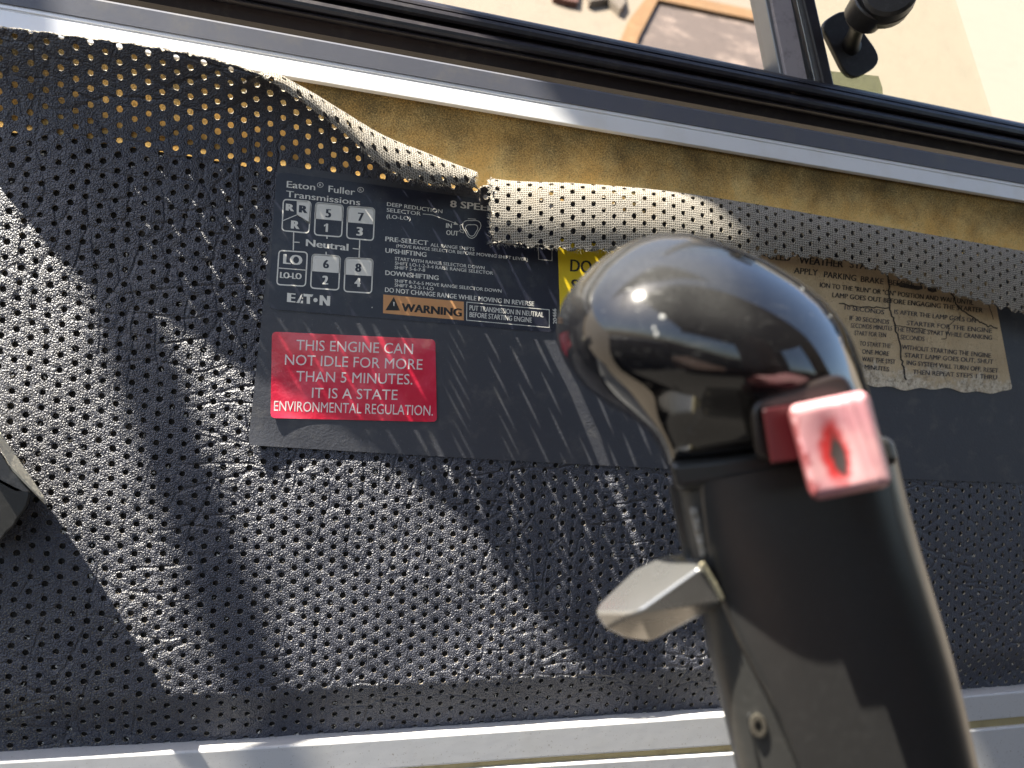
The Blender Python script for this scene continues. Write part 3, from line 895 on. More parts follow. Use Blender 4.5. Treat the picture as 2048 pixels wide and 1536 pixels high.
def tan_material():
    n = N('worn_tan_label'); o = n.coords('Object')
    sep = n.new('ShaderNodeSeparateXYZ'); n.link(o, sep.inputs[0])
    worn = n.ramp(n.math('ADD', n.noise(o, 70, 4, 0.7), n.ramp(sep.outputs['Z'], 0.005, 0.040, 0.25, -0.25)), 0.40, 0.62)
    c = n.mix(n.ramp(n.noise(o, 35, 4), 0.35, 0.7), (0.62, 0.48, 0.30), (0.50, 0.37, 0.22))
    pale = n.mix(n.ramp(n.noise(o, 420, 4, 0.7), 0.4, 0.6), (0.70, 0.62, 0.49), (0.50, 0.41, 0.29))
    c = n.mix(worn, c, pale)
    cr = n.ramp(n.noise(n.warp(o, 90, 0.006), 240, 4, 0.75), 0.52, 0.66)
    c = n.mix(n.math('MULTIPLY', n.math('MULTIPLY', cr, worn), 0.55), c, (0.16, 0.125, 0.10))
    gr = n.ramp(n.noise(o, 900, 3, 0.7), 0.55, 0.7)
    c = n.mix(n.math('MULTIPLY', gr, 0.35), c, (0.12, 0.09, 0.065))
    h = n.math('ADD', n.noise(o, 300, 3), n.math('MULTIPLY', cr, -1.0))
    return n.set(color=c, rough=0.75, normal=n.bump(h, 0.6, 0.0005))
TANM = tan_material()
def tan_edge(p, u, v):
    r = 0.0
    if v > 0.9: r = 5 * math.sin(u * 40) * math.sin(u * 17 + 1) * (v - 0.9) * 10
    return p + np.array([0.0, r])
tanl = film('cold_start_label', [(1490, 490), (1983, 560), (2026, 786), (1500, 762)], -0.00105, TANM,
            'worn cracked tan instruction label with faded dark lettering under the torn flap', 'label', 14, lambda x, y: 0.00006 * math.sin(x * .06) + 0.00012 * math.sin(y * .05), (80, 36), edge=tan_edge)
FADE = simple('faded_print', (0.03, 0.028, 0.03), 0.7, spot=(260, 0.6, (0.30, 0.22, 0.14)))
FADE2 = simple('worn_print', (0.05, 0.052, 0.062), 0.7, spot=(330, 0.8, (0.42, 0.33, 0.23)))
ink = Ink(-0.00136, Z4); T_ = ink.text; u4 = (0.08, -1.0)
T_('OLED', (-20, 155), (165, 170), 52, 0.03, u4); T_('WEATHER', (232, 188), (590, 222), 56, 0.035, u4); T_('STARTING', (640, 222), (1010, 262), 56, 0.035, u4)
T_('APPLY', (190, 268), (385, 288), 48, 0.03, u4); T_('PARKING', (433, 300), (694, 332), 48, 0.03, u4); T_('BRAKE', (730, 336), (915, 358), 46, 0.03, u4)
T_('BEFORE', (955, 362), (1160, 384), 44, 0.03, u4); T_('STARTING', (1205, 390), (1480, 424), 44, 0.03, u4)
T_('ION TO THE "RUN" OR "ON" POSITION AND WAIT UNTIL', (400, 380), (1640, 524), 38, 0.03, u4)
T_('LAMP GOES OUT BEFORE ENGAGING THE STARTER', (500, 460), (1715, 586), 38, 0.03, u4)
ink.build('lettering', FADE, tanl)
ink = Ink(-0.00136, Z4); T_ = ink.text
for txt, a, b in (('10 SECONDS', (600, 560), (920, 600)), ('IS AFTER THE LAMP GOES ON', (1000, 596), (1660, 668)),
                  ('IF 30 SECONDS', (640, 645), (960, 680)), ('STARTER FOR THE ENGINE', (1100, 685), (1790, 750)),
                  ('SECONDS MINUTES', (650, 706), (985, 730)), ('THE ENGINE START WHILE CRANKING', (1000, 735), (1790, 806)),
                  ('START FOR TEN', (680, 766), (935, 785)), ('SECONDS', (1050, 800), (1245, 815)),
                  ('TO START THE', (720, 850), (970, 872)), ('WITHOUT STARTING THE ENGINE', (1060, 880), (1780, 950)),
                  ('ONE MORE', (740, 915), (960, 935)), ('START LAMP GOES OUT, SHUT', (1085, 945), (1800, 1000)),
                  ('WAIT THE SYST', (740, 975), (1010, 1000)), ('ING SYSTEM WILL TURN OFF. RESET', (1100, 1005), (1840, 1072)),
                  ('MINUTES', (760, 1040), (960, 1060)), ('THEN REPEAT STEPS 1 THRU', (1150, 1080), (1830, 1126))):
    T_(txt, a, b, 36, 0.025, u4)
ink.build('worn_lettering', FADE2, tanl)
ink = Ink(-0.00141, Z4)
def crack(pts, wd, k=6):
    P = []
    for a, b in zip(pts, pts[1:]):
        a = np.array(a, float); b = np.array(b, float)
        for i in range(k): P.append(a + (b - a) * i / k + rng.normal(0, 5, 2))
    P.append(np.array(pts[-1], float)); ink.path(P, wd)
crack([(930, 180), (955, 330), (965, 560), (1010, 700), (1050, 860), (1070, 1000), (1100, 1130)], 13)
crack([(560, 520), (760, 540), (960, 545)], 9); crack([(1460, 410), (1510, 530), (1640, 630), (1740, 690), (1835, 712)], 11)
crack([(1010, 690), (1250, 720), (1340, 750)], 6); crack([(1540, 600), (1440, 690), (1420, 790), (1380, 800)], 6); crack([(1760, 480), (1800, 640)], 6)
ink.poly([(1010, 352), (1060, 340), (1130, 362), (1220, 372), (1232, 396), (1190, 404), (1100, 388), (1050, 380)]); ink.poly([(1275, 388), (1330, 396), (1350, 414), (1310, 424), (1270, 408)])
ink.build('cracks', simple('crack_grime', (0.045, 0.04, 0.036), 0.85, spot=(500, 0.5, (0.2, 0.15, 0.1))), tanl)

# ------------------------------------------------------------------ gear lever
KD = 0.170
def K(px, py, dz=0.0):
    """gear-lever space: picture point at the lever's distance, dz metres nearer the camera"""
    px = np.asarray(px, float); py = np.asarray(py, float)
    return deep(px, py, KD - np.asarray(dz, float) + 0 * px)
lever = empty('gear_lever', tuple(K(1715., 1536.)), 'glossy black gear lever knob and grip with red slider and silver side trigger', 'gear lever')

def spline_closed(P, n):
    P = np.array(P, float); m = len(P)
    t = np.arange(n) / n * m; i = t.astype(int) % m; f = (t - t.astype(int))[:, None]
    a, b, c, d = P[(i - 1) % m], P[i], P[(i + 1) % m], P[(i + 2) % m]
    return 0.5 * (2 * b + (c - a) * f + (2 * a - 5 * b + 4 * c - d) * f**2 + (3 * b - a - 3 * c + d) * f**3)

def poisson_puff(outline, res=4.0, it=2500):
    """smooth inflation of an outline: height**2 solves laplacian = -1 inside it"""
    lo = outline.min(0) - 8; hi = outline.max(0) + 8
    nx = int((hi[0] - lo[0]) / res) + 1; ny = int((hi[1] - lo[1]) / res) + 1
    gx, gy = np.meshgrid(lo[0] + np.arange(nx) * res, lo[1] + np.arange(ny) * res)
    inside = np.zeros(gx.shape, bool)
    x1, y1 = outline[:, 0], outline[:, 1]; x2, y2 = np.roll(x1, -1), np.roll(y1, -1)
    for a, b, c, d in zip(x1, y1, x2, y2):
        if b == d: continue
        cr = ((b > gy) != (d > gy)) & (gx < (c - a) * (gy - b) / (d - b) + a)
        inside ^= cr
    phi = np.zeros(gx.shape)
    for _ in range(it):
        phi[1:-1, 1:-1] = 0.25 * (phi[:-2, 1:-1] + phi[2:, 1:-1] + phi[1:-1, :-2] + phi[1:-1, 2:] + res * res)
        phi[~inside] = 0
    phi /= phi.max()
    def sample(p):
        a = np.clip((p[:, 0] - lo[0]) / res, 0, nx - 1.001); b = np.clip((p[:, 1] - lo[1]) / res, 0, ny - 1.001)
        i = a.astype(int); j = b.astype(int); f = a - i; g = b - j
        return phi[j, i] * (1 - f) * (1 - g) + phi[j, i + 1] * f * (1 - g) + phi[j + 1, i] * (1 - f) * g + phi[j + 1, i + 1] * f * g
    return sample

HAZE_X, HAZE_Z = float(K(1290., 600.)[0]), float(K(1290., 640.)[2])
def gloss_black():
    n = N('glossy_black_plastic'); o = n.coords('Object')
    dust = n.math('MULTIPLY', n.ramp(n.noise(o, 2500, 2), 0.68, 0.75), 0.5)
    sco = n.coords('Object', scale=(60, 400, 1700), rot=(0.3, 0.5, 0.2)); scr = n.ramp(n.noise(sco, 1.0, 3, 0.6), 0.62, 0.70)
    smear = n.ramp(n.noise(n.warp(o, 60, 0.01), 45, 4), 0.5, 0.75)
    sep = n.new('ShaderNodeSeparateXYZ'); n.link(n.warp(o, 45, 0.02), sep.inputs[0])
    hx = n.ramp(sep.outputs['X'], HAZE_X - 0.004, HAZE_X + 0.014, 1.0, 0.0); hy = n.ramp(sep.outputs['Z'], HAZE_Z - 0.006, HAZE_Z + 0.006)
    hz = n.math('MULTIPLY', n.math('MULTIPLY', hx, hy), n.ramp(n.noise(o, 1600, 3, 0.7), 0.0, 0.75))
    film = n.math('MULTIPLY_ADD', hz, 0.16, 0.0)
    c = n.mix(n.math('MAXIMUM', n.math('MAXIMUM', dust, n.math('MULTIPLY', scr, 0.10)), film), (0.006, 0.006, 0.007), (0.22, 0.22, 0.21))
    return n.set(color=c, rough=n.math('MULTIPLY_ADD', smear, 0.05, n.math('MULTIPLY_ADD', hz, 0.14, n.math('MULTIPLY_ADD', scr, 0.22, 0.045))), normal=n.bump(n.noise(o, 70, 2), 0.05, 0.001), coat=0.4, coat_rough=0.04)
GLOSS = gloss_black()
SATIN = simple('satin_black_plastic', (0.018, 0.018, 0.018), 0.31, bump=(2500, 0.10, 0.0002), spot=(500, 0.03, (0.2, 0.2, 0.19)))
MATT = simple('matt_black_plastic', (0.022, 0.022, 0.021), 0.42, bump=(2600, 0.25, 0.0003), spot=(400, 0.05, (0.2, 0.19, 0.17)))

head_out = spline_closed([(1330, 922), (1316, 896), (1298, 868), (1262, 838), (1210, 806), (1165, 770), (1135, 730), (1118, 685), (1116, 640), (1130, 598), (1165, 553),
                          (1210, 514), (1260, 485), (1310, 470), (1362, 467), (1420, 479), (1480, 499), (1540, 527), (1600, 564), (1650, 605), (1690, 655), (1712, 700),
                          (1730, 752), (1746, 812), (1760, 856), (1768, 884), (1768, 885), (1640, 896), (1500, 912), (1400, 928), (1340, 938), (1339, 938)], 180)
def puff(name, outl, centre, hf, hb, mat, parent, rings=34, power=0.5):
    smp = poisson_puff(outl)
    c = np.array(centre, float); V = []; Fc = []; n = len(outl)
    for sgn, H in ((1, hf), (-1, hb)):
        b = len(V)
        for r in range(rings + 1):
            f = math.sin(r / rings * math.pi / 2)
            P = c + (outl - c) * f
            nk = np.clip((P[:, 1] - 740) / 130, 0, 1); nk = nk * nk * (3 - 2 * nk)
            h = H * (1 - 0.28 * nk) * np.clip(smp(P), 0, 1) ** (power - 0.22 * nk)
            if r == rings: h[:] = 0
            V += list(K(P[:, 0], P[:, 1], sgn * h))
        for r in range(rings):
            for i in range(n):
                j = (i + 1) % n
                q = (b + r * n + i, b + (r + 1) * n + i, b + (r + 1) * n + j, b + r * n + j)
                if r == 0: q = (b + i, b + n + i, b + n + j)
                Fc.append(q if sgn < 0 else q[::-1])
    o = mesh_obj(name, V, Fc, mat, parent, True)
    bm = bmesh.new(); bm.from_mesh(o.data)
    bmesh.ops.remove_doubles(bm, verts=bm.verts, dist=1e-5)
    bmesh.ops.recalc_face_normals(bm, faces=bm.faces); bm.to_mesh(o.data); bm.free()
    return o
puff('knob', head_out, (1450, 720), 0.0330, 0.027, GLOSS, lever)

def seam():
    idx = list(range(4, len(head_out)))
    P = head_out; c = np.array([1440., 690.]); V = []; Fc = []; m = 10
    sel = [i for i in range(len(P)) if P[i, 1] < 740]
    # walk along the top of the outline from the left side to the right side
    start = min(sel, key=lambda i: (i))
    for i in sel:
        d = (P[i] - c) / np.linalg.norm(P[i] - c)
        for j in range(m):
            t = j / m * 2 * math.pi
            q = P[i] + d * (-3 + 4 * math.cos(t))
            V.append(K(q[0], q[1], -0.003 + 0.0012 * math.sin(t)))
    for k in range(len(sel) - 1):
        for j in range(m): Fc.append((k * m + j, k * m + (j + 1) % m, (k + 1) * m + (j + 1) % m, (k + 1) * m + j))
    o = mesh_obj('mould_seam', V, Fc, simple('scuffed_black_edge', (0.03, 0.03, 0.028), 0.25, bump=(1200, 0.2, 0.0002)), lever, True)
    bm = bmesh.new(); bm.from_mesh(o.data); bmesh.ops.recalc_face_normals(bm, faces=bm.faces); bm.to_mesh(o.data); bm.free()
seam()

# grip: superellipse sections between the traced left and right edges
LE = [(1338, 925), (1352, 1000), (1372, 1100), (1400, 1200), (1416, 1300), (1440, 1400), (1472, 1536), (1530, 1800), (1590, 2100)]
RE = [(1788, 890), (1812, 990), (1838, 1090), (1868, 1190), (1895, 1280), (1922, 1380), (1958, 1536), (2015, 1800), (2080, 2100)]
def resamp(P, n):
    P = np.array(P, float); return catmull(P, n)
NB, NA = 90, 48
le, re = resamp(LE, NB), resamp(RE, NB)
def front_h(a, H, p=3.4): return H * np.clip(1 - np.abs(2 * a - 1)**p, 0, 1)**(1 / p)
def grip():
    V = []; Fc = []
    th = np.linspace(0, 2 * math.pi, NA, endpoint=False)
    for k in range(NB):
        c = np.cos(th); s_ = np.sin(th)
        a = 0.5 - 0.5 * np.sign(c) * np.abs(c)**(2 / 3.4); h = np.sign(s_) * np.abs(s_)**(2 / 3.4)
        P = le[k] + np.outer(a, re[k] - le[k])
        V += list(K(P[:, 0], P[:, 1], h * 0.0145))
    for k in range(NB - 1):
        for i in range(NA):
            j = (i + 1) % NA
            Fc.append((k * NA + i, k * NA + j, (k + 1) * NA + j, (k + 1) * NA + i))
    Fc.append(tuple(range(NA))[::-1]); Fc.append(tuple((NB - 1) * NA + i for i in range(NA)))
    o = mesh_obj('grip', V, Fc, MATT, lever, True)
    bm = bmesh.new(); bm.from_mesh(o.data); bmesh.ops.recalc_face_normals(bm, faces=bm.faces); bm.to_mesh(o.data); bm.free()
    return o
grip()
# front cover over the grip: left edge traced, follows the grip's section 1.6 mm proud
CL = [(1396, 966), (1402, 1040), (1412, 1110), (1436, 1190), (1466, 1266), (1505, 1340), (1544, 1419), (1594, 1536), (1700, 1800), (1830, 2100)]
def cover():
    cl = resamp(CL, NB); V = []; Fc = []; M = 40
    top0, top1 = np.array([1392., 966.]), np.array([1792., 884.])
    ys = np.linspace(0, 1, NB)
    rr_ = resamp([(1790, 892)] + RE[1:], NB)
    for k in range(NB):
        for (off, inner) in ((0.0017, 0), (-0.0005, 1)):
            a0 = (cl[k, 0] - le_at(cl[k, 1])) / (re_at(cl[k, 1]) - le_at(cl[k, 1]))
            for i in range(M):
                f = i / (M - 1)
                P = cl[k] * (1 - f) + rr_[k] * f
                a = a0 + (0.998 - a0) * f
                h = front_h(np.array(a), 0.0145) + off * (1 if not inner else 1) - (0.0012 if (i in (0,) and not inner) else 0)
                V.append(K(P[0], P[1], float(h)))
    st = 2 * M
    for k in range(NB - 1):
        for i in range(M - 1):
            a = k * st + i
            Fc.append((a, a + 1, a + st + 1, a + st))
        Fc.append((k * st, k * st + M, (k + 1) * st + M, (k + 1) * st))
        Fc.append((k * st + M - 1, (k + 1) * st + M - 1, (k + 1) * st + 2 * M - 1, k * st + 2 * M - 1))
    for i in range(M - 1): Fc.append((i, i + 1, M + i + 1, M + i))
    o = mesh_obj('front_cover', V, Fc, SATIN, lever, True)
    bm = bmesh.new(); bm.from_mesh(o.data); bmesh.ops.recalc_face_normals(bm, faces=bm.faces); bm.to_mesh(o.data); bm.free()
    m = o.modifiers.new('edge', 'EDGE_SPLIT'); m.split_angle = math.radians(50)
    return o
def le_at(y): return np.interp(y, [p[1] for p in LE], [p[0] for p in LE])
def re_at(y): return np.interp(y, [p[1] for p in RE], [p[0] for p in RE])
cover()

def kprism(name, poly, z0, z1, mat, parent, bev=0.0, seg=3, taper=1.0):
    c = np.mean(np.array(poly, float), axis=0)
    P = [K(x, y, z0) for x, y in poly]; n = len(P)
    Q = [K(c[0] + (x - c[0]) * taper, c[1] + (y - c[1]) * taper, z1) for x, y in poly]
    f = [tuple(range(n)), tuple(range(n, 2 * n))[::-1]] + [(i, (i + 1) % n, n + (i + 1) % n, n + i) for i in range(n)]
    o = mesh_obj(name, P + Q, f, mat, parent, True)
    bm = bmesh.new(); bm.from_mesh(o.data); bmesh.ops.recalc_face_normals(bm, faces=bm.faces); bm.to_mesh(o.data); bm.free()
    if bev: bevel(o, bev, seg)
    return o
# collar between knob and grip
kprism('collar', [(1336, 922), (1500, 905), (1540, 880), (1784, 872), (1800, 930), (1560, 950), (1352, 985)], -0.010, 0.0150, SATIN, lever, 0.002)
# slider recess, slider stem and red cap
HOUS = simple('brown_black_plastic', (0.012, 0.008, 0.007), 0.30, bump=(800, 0.1, 0.0003))
kprism('slider_housing', rrect((1498, 800), (1690, 742), (1752, 880), (1512, 925), 34), 0.002, 0.0280, HOUS, lever, 0.0012)
kprism('slider_stem', [(1524, 818), (1640, 800), (1660, 912), (1542, 930)], 0.004, 0.0305, simple('dark_red_plastic', (0.030, 0.0015, 0.003), 0.35), lever, 0.0006)
def red_cap_material():
    n = N('worn_red_plastic')
    g = n.coords('Generated')
    sep = n.new('ShaderNodeSeparateXYZ'); n.link(n.coords('UV'), sep.inputs[0])
    o = n.coords('Object')
    nz = n.math('MULTIPLY_ADD', n.noise(n.warp(o, 150, 0.003), 260, 5, 0.7), 1.3, -0.65)
    dx = n.math('DIVIDE', n.math('SUBTRACT', sep.outputs['X'], 0.43), 0.19)
    dy = n.math('DIVIDE', n.math('SUBTRACT', sep.outputs['Y'], 0.44), 0.37)
    r = n.math('ADD', n.math('SQRT', n.math('ADD', n.math('MULTIPLY', dx, dx), n.math('MULTIPLY', dy, dy))), nz)
    c = n.mix(n.ramp(n.noise(o, 130, 4), 0.35, 0.7), (0.40, 0.185, 0.205), (0.46, 0.250, 0.255))
    c = n.mix(n.ramp(r, 0.62, 1.22, 1, 0), c, (0.34, 0.020, 0.020))
    dx2 = n.math('DIVIDE', n.math('SUBTRACT', sep.outputs['X'], 0.46), 0.095)
    dy2 = n.math('DIVIDE', n.math('SUBTRACT', sep.outputs['Y'], 0.42), 0.25)
    r2 = n.math('ADD', n.math('SQRT', n.math('ADD', n.math('MULTIPLY', dx2, dx2), n.math('MULTIPLY', dy2, dy2))), nz)
    c = n.mix(n.ramp(r2, 0.66, 1.2, 1, 0), c, (0.030, 0.022, 0.020))
    edge = n.ramp(n.math('ADD', sep.outputs['X'], n.math('MULTIPLY', nz, 0.5)), 0.02, 0.10, 0.8, 0)
    c = n.mix(edge, c, (0.20, 0.03, 0.03))
    return n.set(color=c, rough=0.42, sss=0.0, normal=n.bump(n.noise(o, 120, 3), 0.2, 0.0006))
def red_cap():
    A, B, C, D = [np.array(p, float) for p in ((1572, 812), (1735, 778), (1788, 972), (1622, 1004))]
    m = 28; V = []; uv = []; Fc = []
    def pt(u, v): return (A * (1 - u) + B * u) * (1 - v) + (D * (1 - u) + C * u) * v
    def rnd(u, v, r=0.13):
        ca, cb = min(u, 1 - u), min(v, 1 - v)
        if ca < r and cb < r:
            da, db = r - ca, r - cb; k = max(da, db) / math.hypot(da, db); da *= k; db *= k
            u = r - da if u < .5 else 1 - r + da; v = r - db if v < .5 else 1 - r + db
        return u, v
    for j in range(m + 1):
        for i in range(m + 1):
            u, v = rnd(i / m, j / m)
            e = min(u, 1 - u, v, 1 - v)
            h = 0.0365 - 0.0028 * (1 - min(1, e / 0.09))**2.2 + 0.0016 * ((u - .40) / .6)**2
            h -= 0.0012 * math.exp(-((u - .45) / .2)**2 - ((v - .5) / .35)**2)
            h += 0.0010 * math.exp(-((u - .72 - .1 * v) / .07)**2)
            p = pt(u, v); V.append(K(p[0], p[1], h)); uv.append((u, 1 - v))
    for j in range(m):
        for i in range(m):
            a = j * (m + 1) + i; Fc.append((a, a + m + 1, a + m + 2, a + 1))
    ring = [i for i in range(m + 1)] + [j * (m + 1) + m for j in range(1, m + 1)] + [m * (m + 1) + i for i in range(m - 1, -1, -1)] + [j * (m + 1) for j in range(m - 1, 0, -1)]
    b = len(V); pc = (A + B + C + D) / 4
    for a in ring:
        u, v = uv[a][0], 1 - uv[a][1]
        p = pt(u, v); p = pc + (p - pc) * 0.97
        V.append(K(p[0], p[1], 0.0290)); uv.append(uv[a])
    n = len(ring)
    for i in range(n):
        j = (i + 1) % n; Fc.append((ring[i], ring[j], b + j, b + i))
    Fc.append(tuple(b + i for i in range(n)))
    o = mesh_obj('slider_cap', V, Fc, red_cap_material(), lever, True, uv)
    bm = bmesh.new(); bm.from_mesh(o.data); bmesh.ops.recalc_face_normals(bm, faces=bm.faces); bm.to_mesh(o.data); bm.free()
    o['label'] = 'pink faded red slider cap with a dark worn patch'
    return o
red_cap()
# silver trigger on the left side
def hull(name, pts, mat, parent, bev=0.0, seg=3):
    bm = bmesh.new()
    for x, y, z in pts: bm.verts.new(tuple(K(float(x), float(y), z * mm)))
    bmesh.ops.convex_hull(bm, input=bm.verts)
    for v in [v for v in bm.verts if not v.link_faces]: bm.verts.remove(v)
    bmesh.ops.dissolve_limit(bm, angle_limit=math.radians(6), verts=bm.verts, edges=bm.edges)
    o = from_bm(name, bm, mat, parent, True)
    if bev: bevel(o, bev, seg, 18)
    return o
SILVER = simple('worn_silver_plating', (0.34, 0.34, 0.335), 0.27, 0.85, bump=(300, 0.05, 0.0005), spot=(160, 0.3, (0.26, 0.25, 0.23)))
hull('trigger', [(1189, 1224, 4), (1200, 1206, 1), (1268, 1140, -2), (1326, 1112, -1), (1388, 1104, 2), (1410, 1124, 9), (1274, 1226, 15), (1400, 1136, 19),
                 (1446, 1200, 15), (1448, 1196, 4), (1440, 1212, 10), (1302, 1281, 3), (1250, 1277, 3), (1212, 1258, 5), (1200, 1240, 0), (1300, 1282, 2), (1270, 1150, -4), (1400, 1120, -3)], SILVER, lever, 0.0018)
hull('trigger_rim', [(1399, 1128, 19.2), (1405, 1124, 19.0), (1441, 1201, 15.4), (1448, 1200, 15.4), (1451, 1193, 13), (1409, 1122, 14), (1399, 1126, 12), (1441, 1204, 9)],
     simple('yellowed_glue', (0.40, 0.36, 0.24), 0.5, bump=(700, 0.5, 0.0006)), lever, 0.0003)
def chips():
    smp = poisson_puff(head_out); m = simple('bare_chip', (0.22, 0.225, 0.22), 0.5)
    for x, y, rx, ry in ((1325, 634, 6, 5), (1308, 657, 3, 5), (1313, 669, 4, 6), (1605, 577, 2.5, 2.5), (1660, 632, 2.5, 2.5)):
        V = []; h0 = []
        pts = [(x, y)] + [(x + rx * (1 + .15 * math.sin(3 * i + x)) * math.cos(i * math.pi / 6), y + ry * math.sin(i * math.pi / 6)) for i in range(12)]
        hh = 0.0330 * np.sqrt(np.clip(smp(np.array(pts, float)), 0, 1))
        V = [K(p[0], p[1], h + (0.00035 if i == 0 else 0.0001)) for i, (p, h) in enumerate(zip(pts, hh))]
        mesh_obj('paint_chip', V, [(0, 1 + (i + 1) % 12, 1 + i) for i in range(12)], m, lever, True)
chips()
# left flange with the recess that carries the trigger, screw and its slot
kprism('side_flange', [(1336, 968), (1362, 962), (1412, 1180), (1400, 1200), (1366, 1110)], -0.012, 0.0070, SATIN, lever, 0.0008)
kprism('trigger_spring', [(1378, 1016), (1396, 1012), (1416, 1112), (1402, 1118)], 0.000, 0.0125, simple('grey_spring_steel', (0.20, 0.19, 0.17), 0.45, 0.5, bump=(700, 0.8, 0.002)), lever, 0.0008)
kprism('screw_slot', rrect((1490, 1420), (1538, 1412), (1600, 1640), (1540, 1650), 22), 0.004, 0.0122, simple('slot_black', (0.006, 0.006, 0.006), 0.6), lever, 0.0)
def screw():
    bm = bmesh.new()
    c = np.array([1517., 1452.]); prof = [(22, .0118), (22, .0134), (19, .0142), (10, .0142), (9, .0124), (0.1, .0123)]
    rows = []
    for r, h in prof:
        row = []
        for i in range(24):
            t = i / 24 * 2 * math.pi
            rr_ = r * (1 + (0.18 * math.cos(6 * t) if r < 11 else 0))
            row.append(bm.verts.new(tuple(K(c[0] + rr_ * 0.80 * math.cos(t) + 0.15 * rr_ * math.sin(t), c[1] + rr_ * 1.15 * math.sin(t), h))))
        rows.append(row)
    for a, b in zip(rows, rows[1:]):
        for i in range(24): bm.faces.new((a[i], a[(i + 1) % 24], b[(i + 1) % 24], b[i]))
    bm.faces.new(rows[-1])
    bmesh.ops.recalc_face_normals(bm, faces=bm.faces)
    return from_bm('screw', bm, simple('dark_screw_steel', (0.12, 0.11, 0.09), 0.4, 0.6, bump=(900, 0.3, 0.0004)), lever, False)
screw()

# ------------------------------------------------------------------ phone mount on the vent pane
PM = simple('black_mount_plastic', (0.018, 0.017, 0.017), 0.38, bump=(1500, 0.08, 0.0003), spot=(300, 0.1, (0.2, 0.2, 0.2)))
mount = empty('phone_mount', tuple(at(1705., 150., 0.0145)), 'black plastic phone mount with ball stalk stuck on the vent window glass', 'phone mount')
def plate_outline(c0, c1, r0, r1, n=14):
    c0 = np.array(c0, float); c1 = np.array(c1, float); d = c1 - c0; a0 = math.atan2(d[1], d[0]); out = []
    for i in range(n + 1):
        t = a0 + math.pi / 2 + math.pi * i / n; e = 3.0
        out.append(c0 + r0 * np.array([math.cos(t), math.sin(t)]) * (1 / (abs(math.cos(t - a0))**e + abs(math.sin(t - a0))**e)**(1 / e)))
    for i in range(n + 1):
        t = a0 - math.pi / 2 + math.pi * i / n; e = 3.0
        out.append(c1 + r1 * np.array([math.cos(t), math.sin(t)]) * (1 / (abs(math.cos(t - a0))**e + abs(math.sin(t - a0))**e)**(1 / e)))
    return out
prism('base_plate', plate_outline((1684, 58), (1716, 112), 33, 38), 0.0195, 0.0230, PM, mount, 0.0009)
def tube(name, A, B, ra, rb, mat, parent, n=24, caps=True, mid=None):
    A = np.array(A); B = np.array(B); d = B - A; d /= np.linalg.norm(d)
    s1 = np.cross(d, [0.3, 1, 0.2]); s1 /= np.linalg.norm(s1); s2 = np.cross(d, s1)
    prof = mid or [(0, ra), (1, rb)]
    V = []; Fc = []
    for f, r in prof:
        for i in range(n):
            t = i / n * 2 * math.pi
            V.append(A + (B - A) * f + r * (s1 * math.cos(t) + s2 * math.sin(t)))
    m = len(prof)
    for k in range(m - 1):
        for i in range(n): Fc.append((k * n + i, k * n + (i + 1) % n, (k + 1) * n + (i + 1) % n, (k + 1) * n + i))
    Fc.append(tuple(range(n))[::-1]); Fc.append(tuple((m - 1) * n + i for i in range(n)))
    o = mesh_obj(name, V, Fc, mat, parent, True)
    bm = bmesh.new(); bm.from_mesh(o.data); bmesh.ops.recalc_face_normals(bm, faces=bm.faces); bm.to_mesh(o.data); bm.free()
    m_ = o.modifiers.new('edge', 'EDGE_SPLIT'); m_.split_angle = math.radians(35)
    return o
a = at(1700., 92., 0.0205); b = at(1722., 38., -0.004)
tube('stalk', a, b, 0.0052, 0.0038, PM, mount, mid=[(0, .0062), (.12, .0050), (.5, .0040), (1, .0046)])
a = at(1716., 46., 0.000); b = at(1752., 2., -0.014)
tube('ball_socket', a, b, 0.008, 0.012, PM, mount, mid=[(0, .0050), (.08, .0085), (.2, .0100), (.22, .0106), (.8, .0118), (.95, .0125), (1, .0118)])
a = at(1768., 14., -0.010); b = at(1782., -22., -0.024)
tube('magnet_head', a, b, 0.012, 0.013, PM, mount, mid=[(0, .0100), (.10, .0130), (.45, .0138), (.5, .0132), (.55, .0138), (.9, .0136), (1, .0120)])

